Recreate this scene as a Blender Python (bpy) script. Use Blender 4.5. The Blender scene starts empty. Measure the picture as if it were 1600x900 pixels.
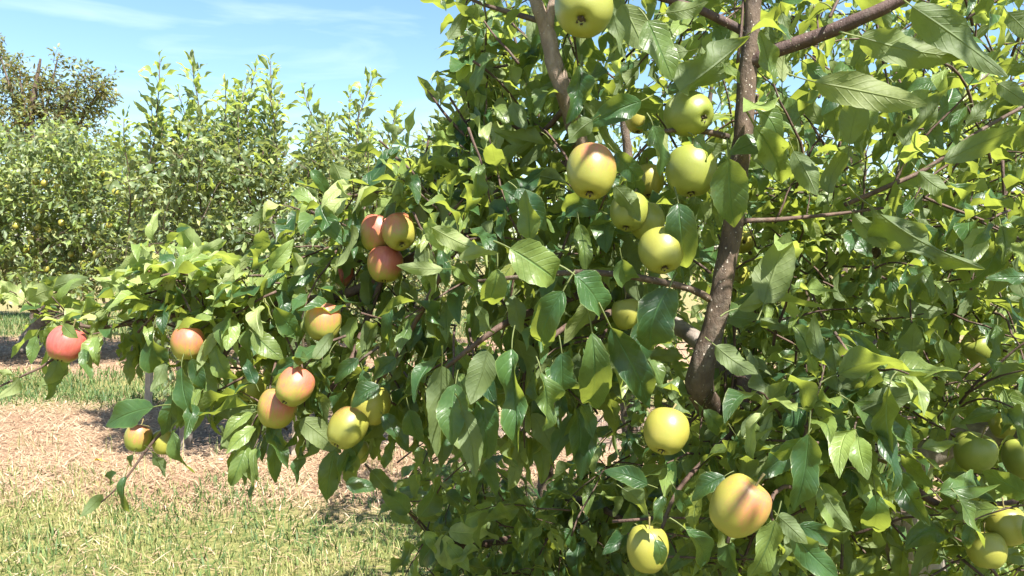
import bpy, bmesh, math, random
import numpy as np
from mathutils import Vector, Matrix, Euler

random.seed(11)
rng = np.random.default_rng(11)
scene = bpy.context.scene
col = scene.collection

# ------------------------------------------------------------------ camera, world, sun, exposure
F_PX = 1200.0
CAM_H = 1.5
PITCH = math.atan(50.0 / F_PX)            # the horizon lies a little above the middle of the photo
cam_data = bpy.data.cameras.new('camera')
cam_data.sensor_width = 36.0
cam_data.lens = 36.0 * F_PX / 1600.0
cam_data.clip_start = 0.05
cam_data.clip_end = 2000.0
cam = bpy.data.objects.new('camera', cam_data)
col.objects.link(cam)
cam.location = (0, 0, CAM_H)
cam.rotation_euler = (math.pi / 2 - PITCH, 0, 0)
scene.camera = cam

SUN_VEC = Vector((0.44, -0.55, 1.10)).normalized()      # towards the sun
sun_el = math.asin(SUN_VEC.z)
sun_az = math.atan2(SUN_VEC.x, SUN_VEC.y)
world = bpy.data.worlds.new('World')
scene.world = world
world.use_nodes = True
wn, wl = world.node_tree.nodes, world.node_tree.links
wn.clear()
w_out = wn.new('ShaderNodeOutputWorld')
w_bg = wn.new('ShaderNodeBackground')
w_sky = wn.new('ShaderNodeTexSky')
w_sky.sky_type = 'NISHITA'
w_sky.sun_disc = False
w_sky.sun_elevation = sun_el
w_sky.sun_rotation = sun_az
w_sky.air_density = 1.0
w_sky.dust_density = 0.6
w_sky.ozone_density = 1.0
w_bg.inputs['Strength'].default_value = 0.072
# thin cirrus
w_tc = wn.new('ShaderNodeTexCoord')
w_map = wn.new('ShaderNodeMapping')
w_map.inputs['Scale'].default_value = (1.4, 2.2, 9.0)
w_map.inputs['Rotation'].default_value = (0.1, 0.5, 0.3)
w_no = wn.new('ShaderNodeTexNoise')
w_no.inputs['Scale'].default_value = 2.2
w_no.inputs['Detail'].default_value = 7.0
w_no.inputs['Distortion'].default_value = 0.7
w_rmp = wn.new('ShaderNodeMapRange')
w_rmp.inputs['From Min'].default_value = 0.53
w_rmp.inputs['From Max'].default_value = 0.85
w_rmp.inputs['To Max'].default_value = 0.24
w_mix = wn.new('ShaderNodeMix')
w_mix.data_type = 'RGBA'
w_mix.inputs[7].default_value = (9.0, 9.6, 10.2, 1)
wl.new(w_tc.outputs['Generated'], w_map.inputs['Vector'])
wl.new(w_map.outputs['Vector'], w_no.inputs['Vector'])
wl.new(w_no.outputs['Fac'], w_rmp.inputs['Value'])
wl.new(w_rmp.outputs['Result'], w_mix.inputs[0])
w_hsv = wn.new('ShaderNodeHueSaturation')
w_hsv.inputs['Hue'].default_value = 0.492
w_hsv.inputs['Saturation'].default_value = 1.1
wl.new(w_sky.outputs['Color'], w_hsv.inputs['Color'])
wl.new(w_hsv.outputs['Color'], w_mix.inputs[6])
wl.new(w_mix.outputs[2], w_bg.inputs['Color'])
wl.new(w_bg.outputs['Background'], w_out.inputs['Surface'])

sun_data = bpy.data.lights.new('sun', 'SUN')
sun_data.energy = 5.0
sun_data.angle = math.radians(0.55)
sun_data.color = (1.0, 0.95, 0.86)
sun = bpy.data.objects.new('sun', sun_data)
col.objects.link(sun)
sun.rotation_euler = SUN_VEC.to_track_quat('Z', 'Y').to_euler()
sun.location = (3, 0, 8)

scene.view_settings.view_transform = 'Standard'
scene.view_settings.look = 'None'
scene.view_settings.gamma = 1.0
scene.view_settings.use_curve_mapping = False
scene.view_settings.exposure = 1.85
scene.render.engine = 'CYCLES'
scene.cycles.max_bounces = 8
scene.cycles.transmission_bounces = 6
scene.cycles.diffuse_bounces = 4

# ------------------------------------------------------------------ helpers
CAM_ROT = cam.rotation_euler.to_matrix()
CAM_R = np.array(CAM_ROT)
CAM_LOC = np.array((0, 0, CAM_H))
FWD = np.array(CAM_ROT @ Vector((0, 0, -1)))
UPC = np.array(CAM_ROT @ Vector((0, 1, 0)))
RIGHT = np.array((1.0, 0, 0))


def P(px, py, d):
    """The point of the place that lies d metres ahead of the photographer in the direction of a picture point."""
    v = np.array(((px - 800.0) / F_PX * d, -(py - 450.0) / F_PX * d, -d))
    return CAM_R @ v + CAM_LOC


def project(p):
    c = (np.asarray(p) - CAM_LOC) @ CAM_R
    d = -c[..., 2]
    return 800 + F_PX * c[..., 0] / d, 450 - F_PX * c[..., 1] / d, d


def unit(v):
    v = np.asarray(v, float)
    n = math.sqrt(v[0] * v[0] + v[1] * v[1] + v[2] * v[2])
    return v / n if n > 1e-9 else np.array((0, 0, 1.0))


def cross(a, b):
    return np.array((a[1] * b[2] - a[2] * b[1], a[2] * b[0] - a[0] * b[2], a[0] * b[1] - a[1] * b[0]))


def tag(o, label=None, category=None, group=None, kind=None):
    if label:
        o['label'] = label
    if category:
        o['category'] = category
    if group:
        o['group'] = group
    if kind:
        o['kind'] = kind
    return o


def link(name, mesh, parent=None):
    o = bpy.data.objects.new(name, mesh)
    col.objects.link(o)
    if parent is not None:
        o.parent = parent
    return o


def new_mat(name):
    m = bpy.data.materials.new(name)
    m.use_nodes = True
    nt = m.node_tree
    nt.nodes.clear()
    return m, nt.nodes, nt.links


def ramp(nodes, stops, interp='LINEAR'):
    r = nodes.new('ShaderNodeValToRGB')
    cr = r.color_ramp
    cr.interpolation = interp
    while len(cr.elements) > 1:
        cr.elements.remove(cr.elements[-1])
    cr.elements[0].position = stops[0][0]
    cr.elements[0].color = (*stops[0][1], 1)
    for p, c in stops[1:]:
        e = cr.elements.new(p)
        e.color = (*c, 1)
    return r


def mth(nodes, links, op, a, b=None, c=None, clamp=False):
    n = nodes.new('ShaderNodeMath')
    n.operation = op
    n.use_clamp = clamp
    for i, v in enumerate((a, b, c)):
        if v is None:
            continue
        if isinstance(v, (int, float)):
            n.inputs[i].default_value = v
        else:
            links.new(v, n.inputs[i])
    return n.outputs[0]


def mixc(nodes, links, fac, a, b, blend='MIX'):
    n = nodes.new('ShaderNodeMix')
    n.data_type = 'RGBA'
    n.blend_type = blend
    if isinstance(fac, (int, float)):
        n.inputs[0].default_value = fac
    else:
        links.new(fac, n.inputs[0])
    for i, v in ((6, a), (7, b)):
        if isinstance(v, tuple):
            n.inputs[i].default_value = (*v, 1)
        else:
            links.new(v, n.inputs[i])
    return n.outputs[2]


def smoothcurve(pts, rad, step=0.02):
    """Catmull-Rom through points, with radii."""
    pts = [np.asarray(p, float) for p in pts]
    out, ro = [], []
    n = len(pts)
    for i in range(n - 1):
        p0 = pts[max(i - 1, 0)]
        p1, p2 = pts[i], pts[i + 1]
        p3 = pts[min(i + 2, n - 1)]
        k = max(2, int(np.linalg.norm(p2 - p1) / step))
        for j in range(k):
            t = j / k
            out.append(0.5 * ((2 * p1) + (-p0 + p2) * t + (2 * p0 - 5 * p1 + 4 * p2 - p3) * t * t + (-p0 + 3 * p1 - 3 * p2 + p3) * t ** 3))
            ro.append(rad[i] * (1 - t) + rad[i + 1] * t)
    out.append(pts[-1])
    ro.append(rad[-1])
    return np.array(out), np.array(ro)


def tube(verts, faces, pts, rad, sides=8, knobs=0.0, seed=0):
    """Append a tapered, slightly knobbly tube to the vertex and face lists."""
    r_ = random.Random(seed)
    base = len(verts)
    n = len(pts)
    ref = np.array((0.3, 0.9, 0.2))
    ph = [r_.uniform(0, 6.28) for _ in range(6)]
    for i in range(n):
        t = unit(pts[min(i + 1, n - 1)] - pts[max(i - 1, 0)])
        a = ref - t * (ref @ t)
        a = unit(a)
        ref = a
        b = cross(t, a)
        for s in range(sides):
            an = 2 * math.pi * s / sides
            k = 1 + knobs * (math.sin(i * 0.55 + ph[0] + an) * 0.5 + math.sin(i * 1.3 + ph[1] + 2 * an) * 0.35 + r_.uniform(-.35, .35))
            verts.append(tuple(pts[i] + (a * math.cos(an) + b * math.sin(an)) * rad[i] * k))
    for i in range(n - 1):
        for s in range(sides):
            s2 = (s + 1) % sides
            faces.append((base + i * sides + s, base + i * sides + s2, base + (i + 1) * sides + s2, base + (i + 1) * sides + s))
    faces.append(tuple(base + s for s in reversed(range(sides))))
    faces.append(tuple(base + (n - 1) * sides + s for s in range(sides)))


def mesh_from(name, verts, faces, mat, smooth=True):
    me = bpy.data.meshes.new(name)
    me.from_pydata(verts, [], faces)
    if smooth:
        me.polygons.foreach_set('use_smooth', [True] * len(me.polygons))
    if mat:
        me.materials.append(mat)
    me.update()
    return me


# ------------------------------------------------------------------ materials
def leaf_material(name, dark, mid, light, under, trans, tfac=0.40, rough=0.39, spec=0.45):
    m, N, L = new_mat(name)
    out = N.new('ShaderNodeOutputMaterial')
    uv = N.new('ShaderNodeUVMap')
    uv.uv_map = 'UVMap'
    sep = N.new('ShaderNodeSeparateXYZ')
    L.new(uv.outputs['UV'], sep.inputs[0])
    a = mth(N, L, 'ABSOLUTE', mth(N, L, 'MULTIPLY_ADD', sep.outputs['X'], 2.0, -1.0))
    v = sep.outputs['Y']
    att = N.new('ShaderNodeAttribute')
    att.attribute_name = 'rnd'
    oi = N.new('ShaderNodeObjectInfo')
    r = mth(N, L, 'FRACT', mth(N, L, 'ADD', att.outputs['Fac'], oi.outputs['Random']))
    rp = ramp(N, [(0.0, dark), (0.55, mid), (0.86, light), (0.965, tuple(min(1, c * 1.2) for c in light)), (0.985, (light[0] * 1.5, light[1] * 1.25, light[2]))])
    L.new(r, rp.inputs[0])
    # mottling
    tc = N.new('ShaderNodeTexCoord')
    no = N.new('ShaderNodeTexNoise')
    no.inputs['Scale'].default_value = 60.0
    no.inputs['Detail'].default_value = 3.0
    geo = N.new('ShaderNodeNewGeometry')
    L.new(geo.outputs['Position'], no.inputs['Vector'])
    mott = mth(N, L, 'MULTIPLY_ADD', no.outputs['Fac'], 0.5, 0.75)
    vm = N.new('ShaderNodeVectorMath')
    vm.operation = 'SCALE'
    L.new(rp.outputs['Color'], vm.inputs[0])
    L.new(mott, vm.inputs['Scale'])
    # veins: slanting side veins and the midrib
    s = mth(N, L, 'FRACT', mth(N, L, 'MULTIPLY', mth(N, L, 'MULTIPLY_ADD', a, -0.23, v), 9.0))
    tri = mth(N, L, 'ABSOLUTE', mth(N, L, 'SUBTRACT', s, 0.5))
    side = mth(N, L, 'MULTIPLY', mth(N, L, 'SUBTRACT', 1.0, mth(N, L, 'MULTIPLY', tri, 8.0), clamp=True), 0.24, clamp=True)
    midr = mth(N, L, 'SUBTRACT', 1.0, mth(N, L, 'MULTIPLY', a, 12.0), clamp=True)
    vein = mth(N, L, 'MAXIMUM', side, midr)
    veincol = tuple(min(1, c * 2.1 + 0.03) for c in mid)
    upper = mixc(N, L, mth(N, L, 'MULTIPLY', vein, 0.6), vm.outputs[0], veincol)
    # tired yellow-brown edges on some leaves
    no2 = N.new('ShaderNodeTexNoise')
    no2.inputs['Scale'].default_value = 35.0
    L.new(geo.outputs['Position'], no2.inputs['Vector'])
    edge = mth(N, L, 'MULTIPLY', mth(N, L, 'MULTIPLY_ADD', a, 3.0, -2.35, clamp=True), mth(N, L, 'MULTIPLY_ADD', no2.outputs['Fac'], 6.0, -3.4, clamp=True))
    upper = mixc(N, L, mth(N, L, 'MULTIPLY', edge, 0.7), upper, (0.16, 0.11, 0.03))
    no4 = N.new('ShaderNodeTexNoise')
    no4.inputs['Scale'].default_value = 230.0
    L.new(geo.outputs['Position'], no4.inputs['Vector'])
    spot = mth(N, L, 'MULTIPLY', mth(N, L, 'MULTIPLY_ADD', no4.outputs['Fac'], 14.0, -9.6, clamp=True), mth(N, L, 'MULTIPLY_ADD', no2.outputs['Fac'], 5.0, -2.3, clamp=True))
    upper = mixc(N, L, mth(N, L, 'MULTIPLY', spot, 0.75), upper, (0.10, 0.06, 0.025))
    rim = mth(N, L, 'MULTIPLY_ADD', a, 22.0, -20.6, clamp=True)
    upper = mixc(N, L, mth(N, L, 'MULTIPLY', rim, 0.45), upper, tuple(min(1, c * 1.5 + 0.03) for c in light))
    pet = mth(N, L, 'LESS_THAN', v, 0.0)
    upper = mixc(N, L, pet, upper, (0.17, 0.20, 0.07))
    undr = mixc(N, L, mth(N, L, 'MULTIPLY', vein, 0.5), under, tuple(min(1, c * 1.7) for c in under))
    undr = mixc(N, L, 0.35, undr, vm.outputs[0])
    undr = mixc(N, L, pet, undr, (0.17, 0.20, 0.07))
    colr = mixc(N, L, geo.outputs['Backfacing'], upper, undr)
    bs = N.new('ShaderNodeBsdfPrincipled')
    L.new(colr, bs.inputs['Base Color'])
    ro = N.new('ShaderNodeMix')
    L.new(geo.outputs['Backfacing'], ro.inputs[0])
    ro.inputs[2].default_value = rough
    ro.inputs[3].default_value = 0.62
    L.new(ro.outputs[0], bs.inputs['Roughness'])
    bs.inputs['Specular IOR Level'].default_value = spec
    bp = N.new('ShaderNodeBump')
    bp.inputs['Strength'].default_value = 0.75
    bp.inputs['Distance'].default_value = 0.0022
    hgt = mth(N, L, 'ADD', mth(N, L, 'MULTIPLY', vein, -1.0), mth(N, L, 'MULTIPLY', no.outputs['Fac'], 1.2))
    L.new(hgt, bp.inputs['Height'])
    L.new(bp.outputs['Normal'], bs.inputs['Normal'])
    tr = N.new('ShaderNodeBsdfTranslucent')
    tcol = mixc(N, L, mth(N, L, 'MULTIPLY', vein, 0.35), trans, tuple(c * 0.6 for c in trans))
    tmul = N.new('ShaderNodeVectorMath')
    tmul.operation = 'SCALE'
    L.new(tcol, tmul.inputs[0])
    L.new(mott, tmul.inputs['Scale'])
    L.new(tmul.outputs[0], tr.inputs['Color'])
    mx = N.new('ShaderNodeMixShader')
    mx.inputs[0].default_value = tfac
    L.new(bs.outputs[0], mx.inputs[1])
    L.new(tr.outputs[0], mx.inputs[2])
    L.new(mx.outputs[0], out.inputs['Surface'])
    return m


M_LEAF = leaf_material('apple_leaf', (0.016, 0.052, 0.022), (0.040, 0.098, 0.032), (0.125, 0.175, 0.046), (0.135, 0.17, 0.07), (0.38, 0.45, 0.06))
M_YOUNG = leaf_material('young_apple_leaf', (0.13, 0.20, 0.055), (0.20, 0.275, 0.085), (0.29, 0.34, 0.14), (0.22, 0.26, 0.12), (0.46, 0.55, 0.09), tfac=0.45)
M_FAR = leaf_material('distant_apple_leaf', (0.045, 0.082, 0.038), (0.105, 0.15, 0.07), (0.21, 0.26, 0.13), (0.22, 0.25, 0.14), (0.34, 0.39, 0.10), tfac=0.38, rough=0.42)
M_BROWNISH = leaf_material('bronzed_leaf', (0.055, 0.06, 0.02), (0.09, 0.085, 0.03), (0.13, 0.11, 0.04), (0.14, 0.13, 0.06), (0.26, 0.24, 0.05))


def bark_material(name, c1, c2, c3, lent=0.0, scale=40.0, rough=0.75):
    m, N, L = new_mat(name)
    out = N.new('ShaderNodeOutputMaterial')
    bs = N.new('ShaderNodeBsdfPrincipled')
    geo = N.new('ShaderNodeNewGeometry')
    no = N.new('ShaderNodeTexNoise')
    no.inputs['Scale'].default_value = scale
    no.inputs['Detail'].default_value = 8.0
    no.inputs['Roughness'].default_value = 0.65
    mp = N.new('ShaderNodeMapping')
    mp.inputs['Scale'].default_value = (1, 1, 0.45)
    L.new(geo.outputs['Position'], mp.inputs['Vector'])
    L.new(mp.outputs[0], no.inputs['Vector'])
    rp = ramp(N, [(0.30, c1), (0.5, c2), (0.72, c3)])
    L.new(no.outputs['Fac'], rp.inputs[0])
    c = rp.outputs['Color']
    h = no.outputs['Fac']
    li = N.new('ShaderNodeTexNoise')
    li.inputs['Scale'].default_value = 16.0
    li.inputs['Detail'].default_value = 9.0
    li.inputs['Roughness'].default_value = 0.7
    L.new(geo.outputs['Position'], li.inputs['Vector'])
    lf = mth(N, L, 'MULTIPLY_ADD', li.outputs['Fac'], 7.0, -3.7, clamp=True)
    c = mixc(N, L, mth(N, L, 'MULTIPLY', lf, 0.4), c, (0.20, 0.18, 0.14))
    h = mth(N, L, 'ADD', h, mth(N, L, 'MULTIPLY', lf, 0.25))
    if lent > 0:
        vo = N.new('ShaderNodeTexVoronoi')
        vo.inputs['Scale'].default_value = 210.0
        mp2 = N.new('ShaderNodeMapping')
        mp2.inputs['Scale'].default_value = (1, 1, 0.8)
        L.new(geo.outputs['Position'], mp2.inputs['Vector'])
        L.new(mp2.outputs[0], vo.inputs['Vector'])
        no3 = N.new('ShaderNodeTexWhiteNoise')
        L.new(vo.outputs['Color'], no3.inputs['Vector'])
        size = mth(N, L, 'MULTIPLY', mth(N, L, 'POWER', no3.outputs['Value'], 2.5), 0.36)
        dot = mth(N, L, 'MULTIPLY', mth(N, L, 'SUBTRACT', size, vo.outputs['Distance']), 14.0, clamp=True)
        dot = mth(N, L, 'MULTIPLY', dot, lent, clamp=True)
        c = mixc(N, L, dot, c, (0.50, 0.43, 0.36))
        h = mth(N, L, 'ADD', h, mth(N, L, 'MULTIPLY', dot, 0.6))
    L.new(c, bs.inputs['Base Color'])
    bs.inputs['Roughness'].default_value = rough
    bp = N.new('ShaderNodeBump')
    bp.inputs['Strength'].default_value = 0.9
    bp.inputs['Distance'].default_value = 0.006
    L.new(h, bp.inputs['Height'])
    L.new(bp.outputs['Normal'], bs.inputs['Normal'])
    L.new(bs.outputs[0], out.inputs['Surface'])
    return m


M_BARK = bark_material('young_brown_bark', (0.036, 0.022, 0.014), (0.082, 0.053, 0.035), (0.16, 0.11, 0.075), lent=0.9, scale=55)
M_BARK_DARK = bark_material('dark_red_bark', (0.035, 0.018, 0.015), (0.065, 0.034, 0.028), (0.10, 0.055, 0.045), lent=0.6, scale=60)
M_BARK_TAN = bark_material('tan_limb_bark', (0.13, 0.088, 0.06), (0.21, 0.15, 0.11), (0.30, 0.225, 0.17), lent=0.6, scale=60)
M_BARK_OLD = bark_material('old_grey_bark', (0.075, 0.058, 0.048), (0.17, 0.14, 0.118), (0.30, 0.255, 0.22), scale=28)
M_TWIG = bark_material('twig_bark', (0.040, 0.022, 0.016), (0.075, 0.042, 0.030), (0.12, 0.072, 0.050), scale=70)
M_TWIG_RED = bark_material('red_twig_bark', (0.13, 0.050, 0.032), (0.20, 0.080, 0.050), (0.27, 0.12, 0.08), scale=70)
M_STAKE = bark_material('weathered_stake_wood', (0.25, 0.19, 0.14), (0.36, 0.29, 0.22), (0.46, 0.38, 0.30), scale=30)


def apple_material():
    m, N, L = new_mat('apple_skin')
    out = N.new('ShaderNodeOutputMaterial')
    bs = N.new('ShaderNodeBsdfPrincipled')
    tc = N.new('ShaderNodeTexCoord')
    oi = N.new('ShaderNodeObjectInfo')
    ab = N.new('ShaderNodeAttribute')
    ab.attribute_type = 'OBJECT'
    ab.attribute_name = 'blush'
    ag = N.new('ShaderNodeAttribute')
    ag.attribute_type = 'OBJECT'
    ag.attribute_name = 'green'
    off = N.new('ShaderNodeVectorMath')
    off.operation = 'ADD'
    L.new(tc.outputs['Object'], off.inputs[0])
    cmb = N.new('ShaderNodeCombineXYZ')
    L.new(mth(N, L, 'MULTIPLY', oi.outputs['Random'], 37.0), cmb.inputs[0])
    L.new(cmb.outputs[0], off.inputs[1])
    no = N.new('ShaderNodeTexNoise')
    no.inputs['Scale'].default_value = 1.6
    no.inputs['Detail'].default_value = 4.0
    L.new(off.outputs[0], no.inputs['Vector'])
    # local unit space: the apple has radius about 1, stem up at +Z, blush towards +X
    sep = N.new('ShaderNodeSeparateXYZ')
    L.new(tc.outputs['Object'], sep.inputs[0])
    d = mth(N, L, 'ADD', mth(N, L, 'MULTIPLY', sep.outputs['X'], 0.62), mth(N, L, 'MULTIPLY', sep.outputs['Z'], 0.55))
    no2 = N.new('ShaderNodeTexNoise')
    no2.inputs['Scale'].default_value = 9.0
    no2.inputs['Detail'].default_value = 5.0
    mp = N.new('ShaderNodeMapping')
    mp.inputs['Scale'].default_value = (1, 1, 0.16)
    L.new(off.outputs[0], mp.inputs['Vector'])
    L.new(mp.outputs[0], no2.inputs['Vector'])
    f = mth(N, L, 'ADD', d, mth(N, L, 'MULTIPLY_ADD', no.outputs['Fac'], 1.0, -0.5))
    f = mth(N, L, 'ADD', f, mth(N, L, 'MULTIPLY_ADD', no2.outputs['Fac'], 1.1, -0.55))
    f = mth(N, L, 'ADD', f, mth(N, L, 'MULTIPLY_ADD', ab.outputs['Fac'], 2.3, -1.27))
    f = mth(N, L, 'MULTIPLY', f, 1.3, clamp=True)
    f = mth(N, L, 'MULTIPLY', f, mth(N, L, 'MULTIPLY_ADD', ab.outputs['Fac'], 0.45, 0.55))
    ground_r = mixc(N, L, ag.outputs['Fac'], (0.33, 0.265, 0.05), (0.165, 0.205, 0.036))
    ground_r = mixc(N, L, mth(N, L, 'MULTIPLY_ADD', no.outputs['Fac'], 1.6, -0.55, clamp=True), ground_r, (0.225, 0.24, 0.043))
    redc = mixc(N, L, no2.outputs['Fac'], (0.34, 0.028, 0.036), (0.50, 0.14, 0.125))
    skin = mixc(N, L, f, ground_r, redc)
    # green-brown blotch round the stem bowl, pale lenticels
    vo = N.new('ShaderNodeTexVoronoi')
    vo.inputs['Scale'].default_value = 11.0
    L.new(off.outputs[0], vo.inputs['Vector'])
    dot = mth(N, L, 'MULTIPLY', mth(N, L, 'SUBTRACT', 0.10, vo.outputs['Distance']), 12.0, clamp=True)
    skin = mixc(N, L, mth(N, L, 'MULTIPLY', dot, 0.55), skin, (0.62, 0.54, 0.30))
    rus = N.new('ShaderNodeTexNoise')
    rus.inputs['Scale'].default_value = 14.0
    rus.inputs['Detail'].default_value = 6.0
    L.new(off.outputs[0], rus.inputs['Vector'])
    blot = mth(N, L, 'MULTIPLY_ADD', rus.outputs['Fac'], 8.0, -5.15, clamp=True)
    skin = mixc(N, L, mth(N, L, 'MULTIPLY', blot, 0.5), skin, (0.22, 0.15, 0.05))
    rad2 = mth(N, L, 'ADD', mth(N, L, 'POWER', sep.outputs['X'], 2.0), mth(N, L, 'POWER', sep.outputs['Y'], 2.0))
    bowl = mth(N, L, 'MULTIPLY', mth(N, L, 'SUBTRACT', mth(N, L, 'MULTIPLY_ADD', rus.outputs['Fac'], 0.5, -0.02), rad2), 4.0, clamp=True)
    bowl = mth(N, L, 'MULTIPLY', bowl, mth(N, L, 'GREATER_THAN', sep.outputs['Z'], 0.0))
    skin = mixc(N, L, mth(N, L, 'MULTIPLY', bowl, 0.6), skin, (0.25, 0.20, 0.06))
    L.new(skin, bs.inputs['Base Color'])
    bs.inputs['Roughness'].default_value = 0.40
    bs.inputs['Specular IOR Level'].default_value = 0.45
    bs.inputs['Subsurface Weight'].default_value = 0.12
    bs.inputs['Subsurface Radius'].default_value = (0.010, 0.008, 0.003)
    bs.inputs['Subsurface Scale'].default_value = 0.6
    bp = N.new('ShaderNodeBump')
    bp.inputs['Strength'].default_value = 0.06
    bp.inputs['Distance'].default_value = 0.002
    L.new(rus.outputs['Fac'], bp.inputs['Height'])
    L.new(bp.outputs['Normal'], bs.inputs['Normal'])
    L.new(bs.outputs[0], out.inputs['Surface'])
    return m


M_APPLE = apple_material()


def plain(name, c, rough=0.8):
    m, N, L = new_mat(name)
    out = N.new('ShaderNodeOutputMaterial')
    bs = N.new('ShaderNodeBsdfPrincipled')
    no = N.new('ShaderNodeTexNoise')
    no.inputs['Scale'].default_value = 80.0
    geo = N.new('ShaderNodeNewGeometry')
    L.new(geo.outputs['Position'], no.inputs['Vector'])
    cc = mixc(N, L, no.outputs['Fac'], tuple(x * 0.7 for x in c), tuple(min(1, x * 1.3) for x in c))
    L.new(cc, bs.inputs['Base Color'])
    bs.inputs['Roughness'].default_value = rough
    L.new(bs.outputs[0], out.inputs['Surface'])
    return m


M_CALYX = plain('dried_calyx', (0.055, 0.038, 0.022))
M_STEM = plain('apple_stem', (0.16, 0.13, 0.05))
M_YELLOW_LEAF = plain('fallen_yellow_leaf', (0.62, 0.50, 0.05))
M_STONE = plain('pale_stone', (0.45, 0.42, 0.38))


def blade_material(name, stops, trans=0.3):
    m, N, L = new_mat(name)
    out = N.new('ShaderNodeOutputMaterial')
    bs = N.new('ShaderNodeBsdfPrincipled')
    att = N.new('ShaderNodeAttribute')
    att.attribute_name = 'rnd'
    rp = ramp(N, stops)
    L.new(att.outputs['Fac'], rp.inputs[0])
    L.new(rp.outputs['Color'], bs.inputs['Base Color'])
    bs.inputs['Roughness'].default_value = 0.6
    tr = N.new('ShaderNodeBsdfTranslucent')
    L.new(rp.outputs['Color'], tr.inputs['Color'])
    mx = N.new('ShaderNodeMixShader')
    mx.inputs[0].default_value = trans
    L.new(bs.outputs[0], mx.inputs[1])
    L.new(tr.outputs[0], mx.inputs[2])
    L.new(mx.outputs[0], out.inputs['Surface'])
    return m


M_GRASS = blade_material('grass_blades', [(0.0, (0.042, 0.088, 0.022)), (0.35, (0.10, 0.16, 0.038)), (0.55, (0.21, 0.24, 0.068)), (0.75, (0.36, 0.32, 0.135)), (1.0, (0.48, 0.39, 0.22))])
M_STRAW = blade_material('dry_straw', [(0.0, (0.18, 0.10, 0.060)), (0.3, (0.33, 0.21, 0.13)), (0.7, (0.46, 0.325, 0.21)), (1.0, (0.60, 0.47, 0.325))], trans=0.15)


def ground_material():
    m, N, L = new_mat('orchard_ground')
    out = N.new('ShaderNodeOutputMaterial')
    bs = N.new('ShaderNodeBsdfPrincipled')
    geo = N.new('ShaderNodeNewGeometry')
    n1 = N.new('ShaderNodeTexNoise')
    n1.inputs['Scale'].default_value = 1.3
    n1.inputs['Detail'].default_value = 6.0
    L.new(geo.outputs['Position'], n1.inputs['Vector'])
    n2 = N.new('ShaderNodeTexNoise')
    n2.inputs['Scale'].default_value = 26.0
    n2.inputs['Detail'].default_value = 8.0
    n2.inputs['Roughness'].default_value = 0.7
    L.new(geo.outputs['Position'], n2.inputs['Vector'])
    sep = N.new('ShaderNodeSeparateXYZ')
    L.new(geo.outputs['Position'], sep.inputs[0])
    # herbicide strips under the tree rows alternate with mown grass alleys
    y = mth(N, L, 'ADD', sep.outputs['Y'], mth(N, L, 'MULTIPLY_ADD', n1.outputs['Fac'], 1.6, -0.8))
    rp = ramp(N, [(0.0, (0, 0, 0)), (0.29, (0, 0, 0)), (0.32, (1, 1, 1)), (0.475, (1, 1, 1)), (0.50, (0.05, 0.05, 0.05)), (0.60, (0.1, 0.1, 0.1)), (0.65, (1, 1, 1)), (0.90, (1, 1, 1)), (0.96, (0.3, 0.3, 0.3))])
    L.new(mth(N, L, 'MULTIPLY', y, 1 / 15.0, clamp=True), rp.inputs[0])
    straw = ramp(N, [(0.25, (0.15, 0.09, 0.058)), (0.5, (0.29, 0.19, 0.125)), (0.75, (0.42, 0.30, 0.20))])
    L.new(n2.outputs['Fac'], straw.inputs[0])
    gr = ramp(N, [(0.25, (0.075, 0.09, 0.03)), (0.5, (0.17, 0.17, 0.06)), (0.75, (0.34, 0.28, 0.13))])
    L.new(n2.outputs['Fac'], gr.inputs[0])
    c = mixc(N, L, rp.outputs['Color'], gr.outputs['Color'], straw.outputs['Color'])
    # bare dark soil right under the middle tree row
    soil = ramp(N, [(0.35, (0.11, 0.08, 0.065)), (0.7, (0.24, 0.18, 0.145))])
    L.new(n2.outputs['Fac'], soil.inputs[0])
    dy = mth(N, L, 'ABSOLUTE', mth(N, L, 'SUBTRACT', y, 6.55))
    sf = mth(N, L, 'MULTIPLY', mth(N, L, 'SUBTRACT', 0.85, dy), 2.5, clamp=True)
    sx = mth(N, L, 'MULTIPLY', mth(N, L, 'ADD', sep.outputs['X'], mth(N, L, 'MULTIPLY_ADD', n1.outputs['Fac'], 1.2, 2.5)), 2.0, clamp=True)
    sf = mth(N, L, 'MULTIPLY', sf, sx)
    c = mixc(N, L, sf, c, soil.outputs['Color'])
    L.new(c, bs.inputs['Base Color'])
    bs.inputs['Roughness'].default_value = 0.95
    bs.inputs['Specular IOR Level'].default_value = 0.1
    bp = N.new('ShaderNodeBump')
    bp.inputs['Strength'].default_value = 0.8
    bp.inputs['Distance'].default_value = 0.03
    L.new(n2.outputs['Fac'], bp.inputs['Height'])
    L.new(bp.outputs['Normal'], bs.inputs['Normal'])
    L.new(bs.outputs[0], out.inputs['Surface'])
    return m


M_GROUND = ground_material()

# ------------------------------------------------------------------ ground
def ground_h(x, y):
    return 0.02 * np.sin(x * 1.7 + 0.4 * y) + 0.018 * np.sin(y * 2.3 - x * 0.8) + 0.01 * np.sin(5.1 * x + 3.3 * y)


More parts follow.
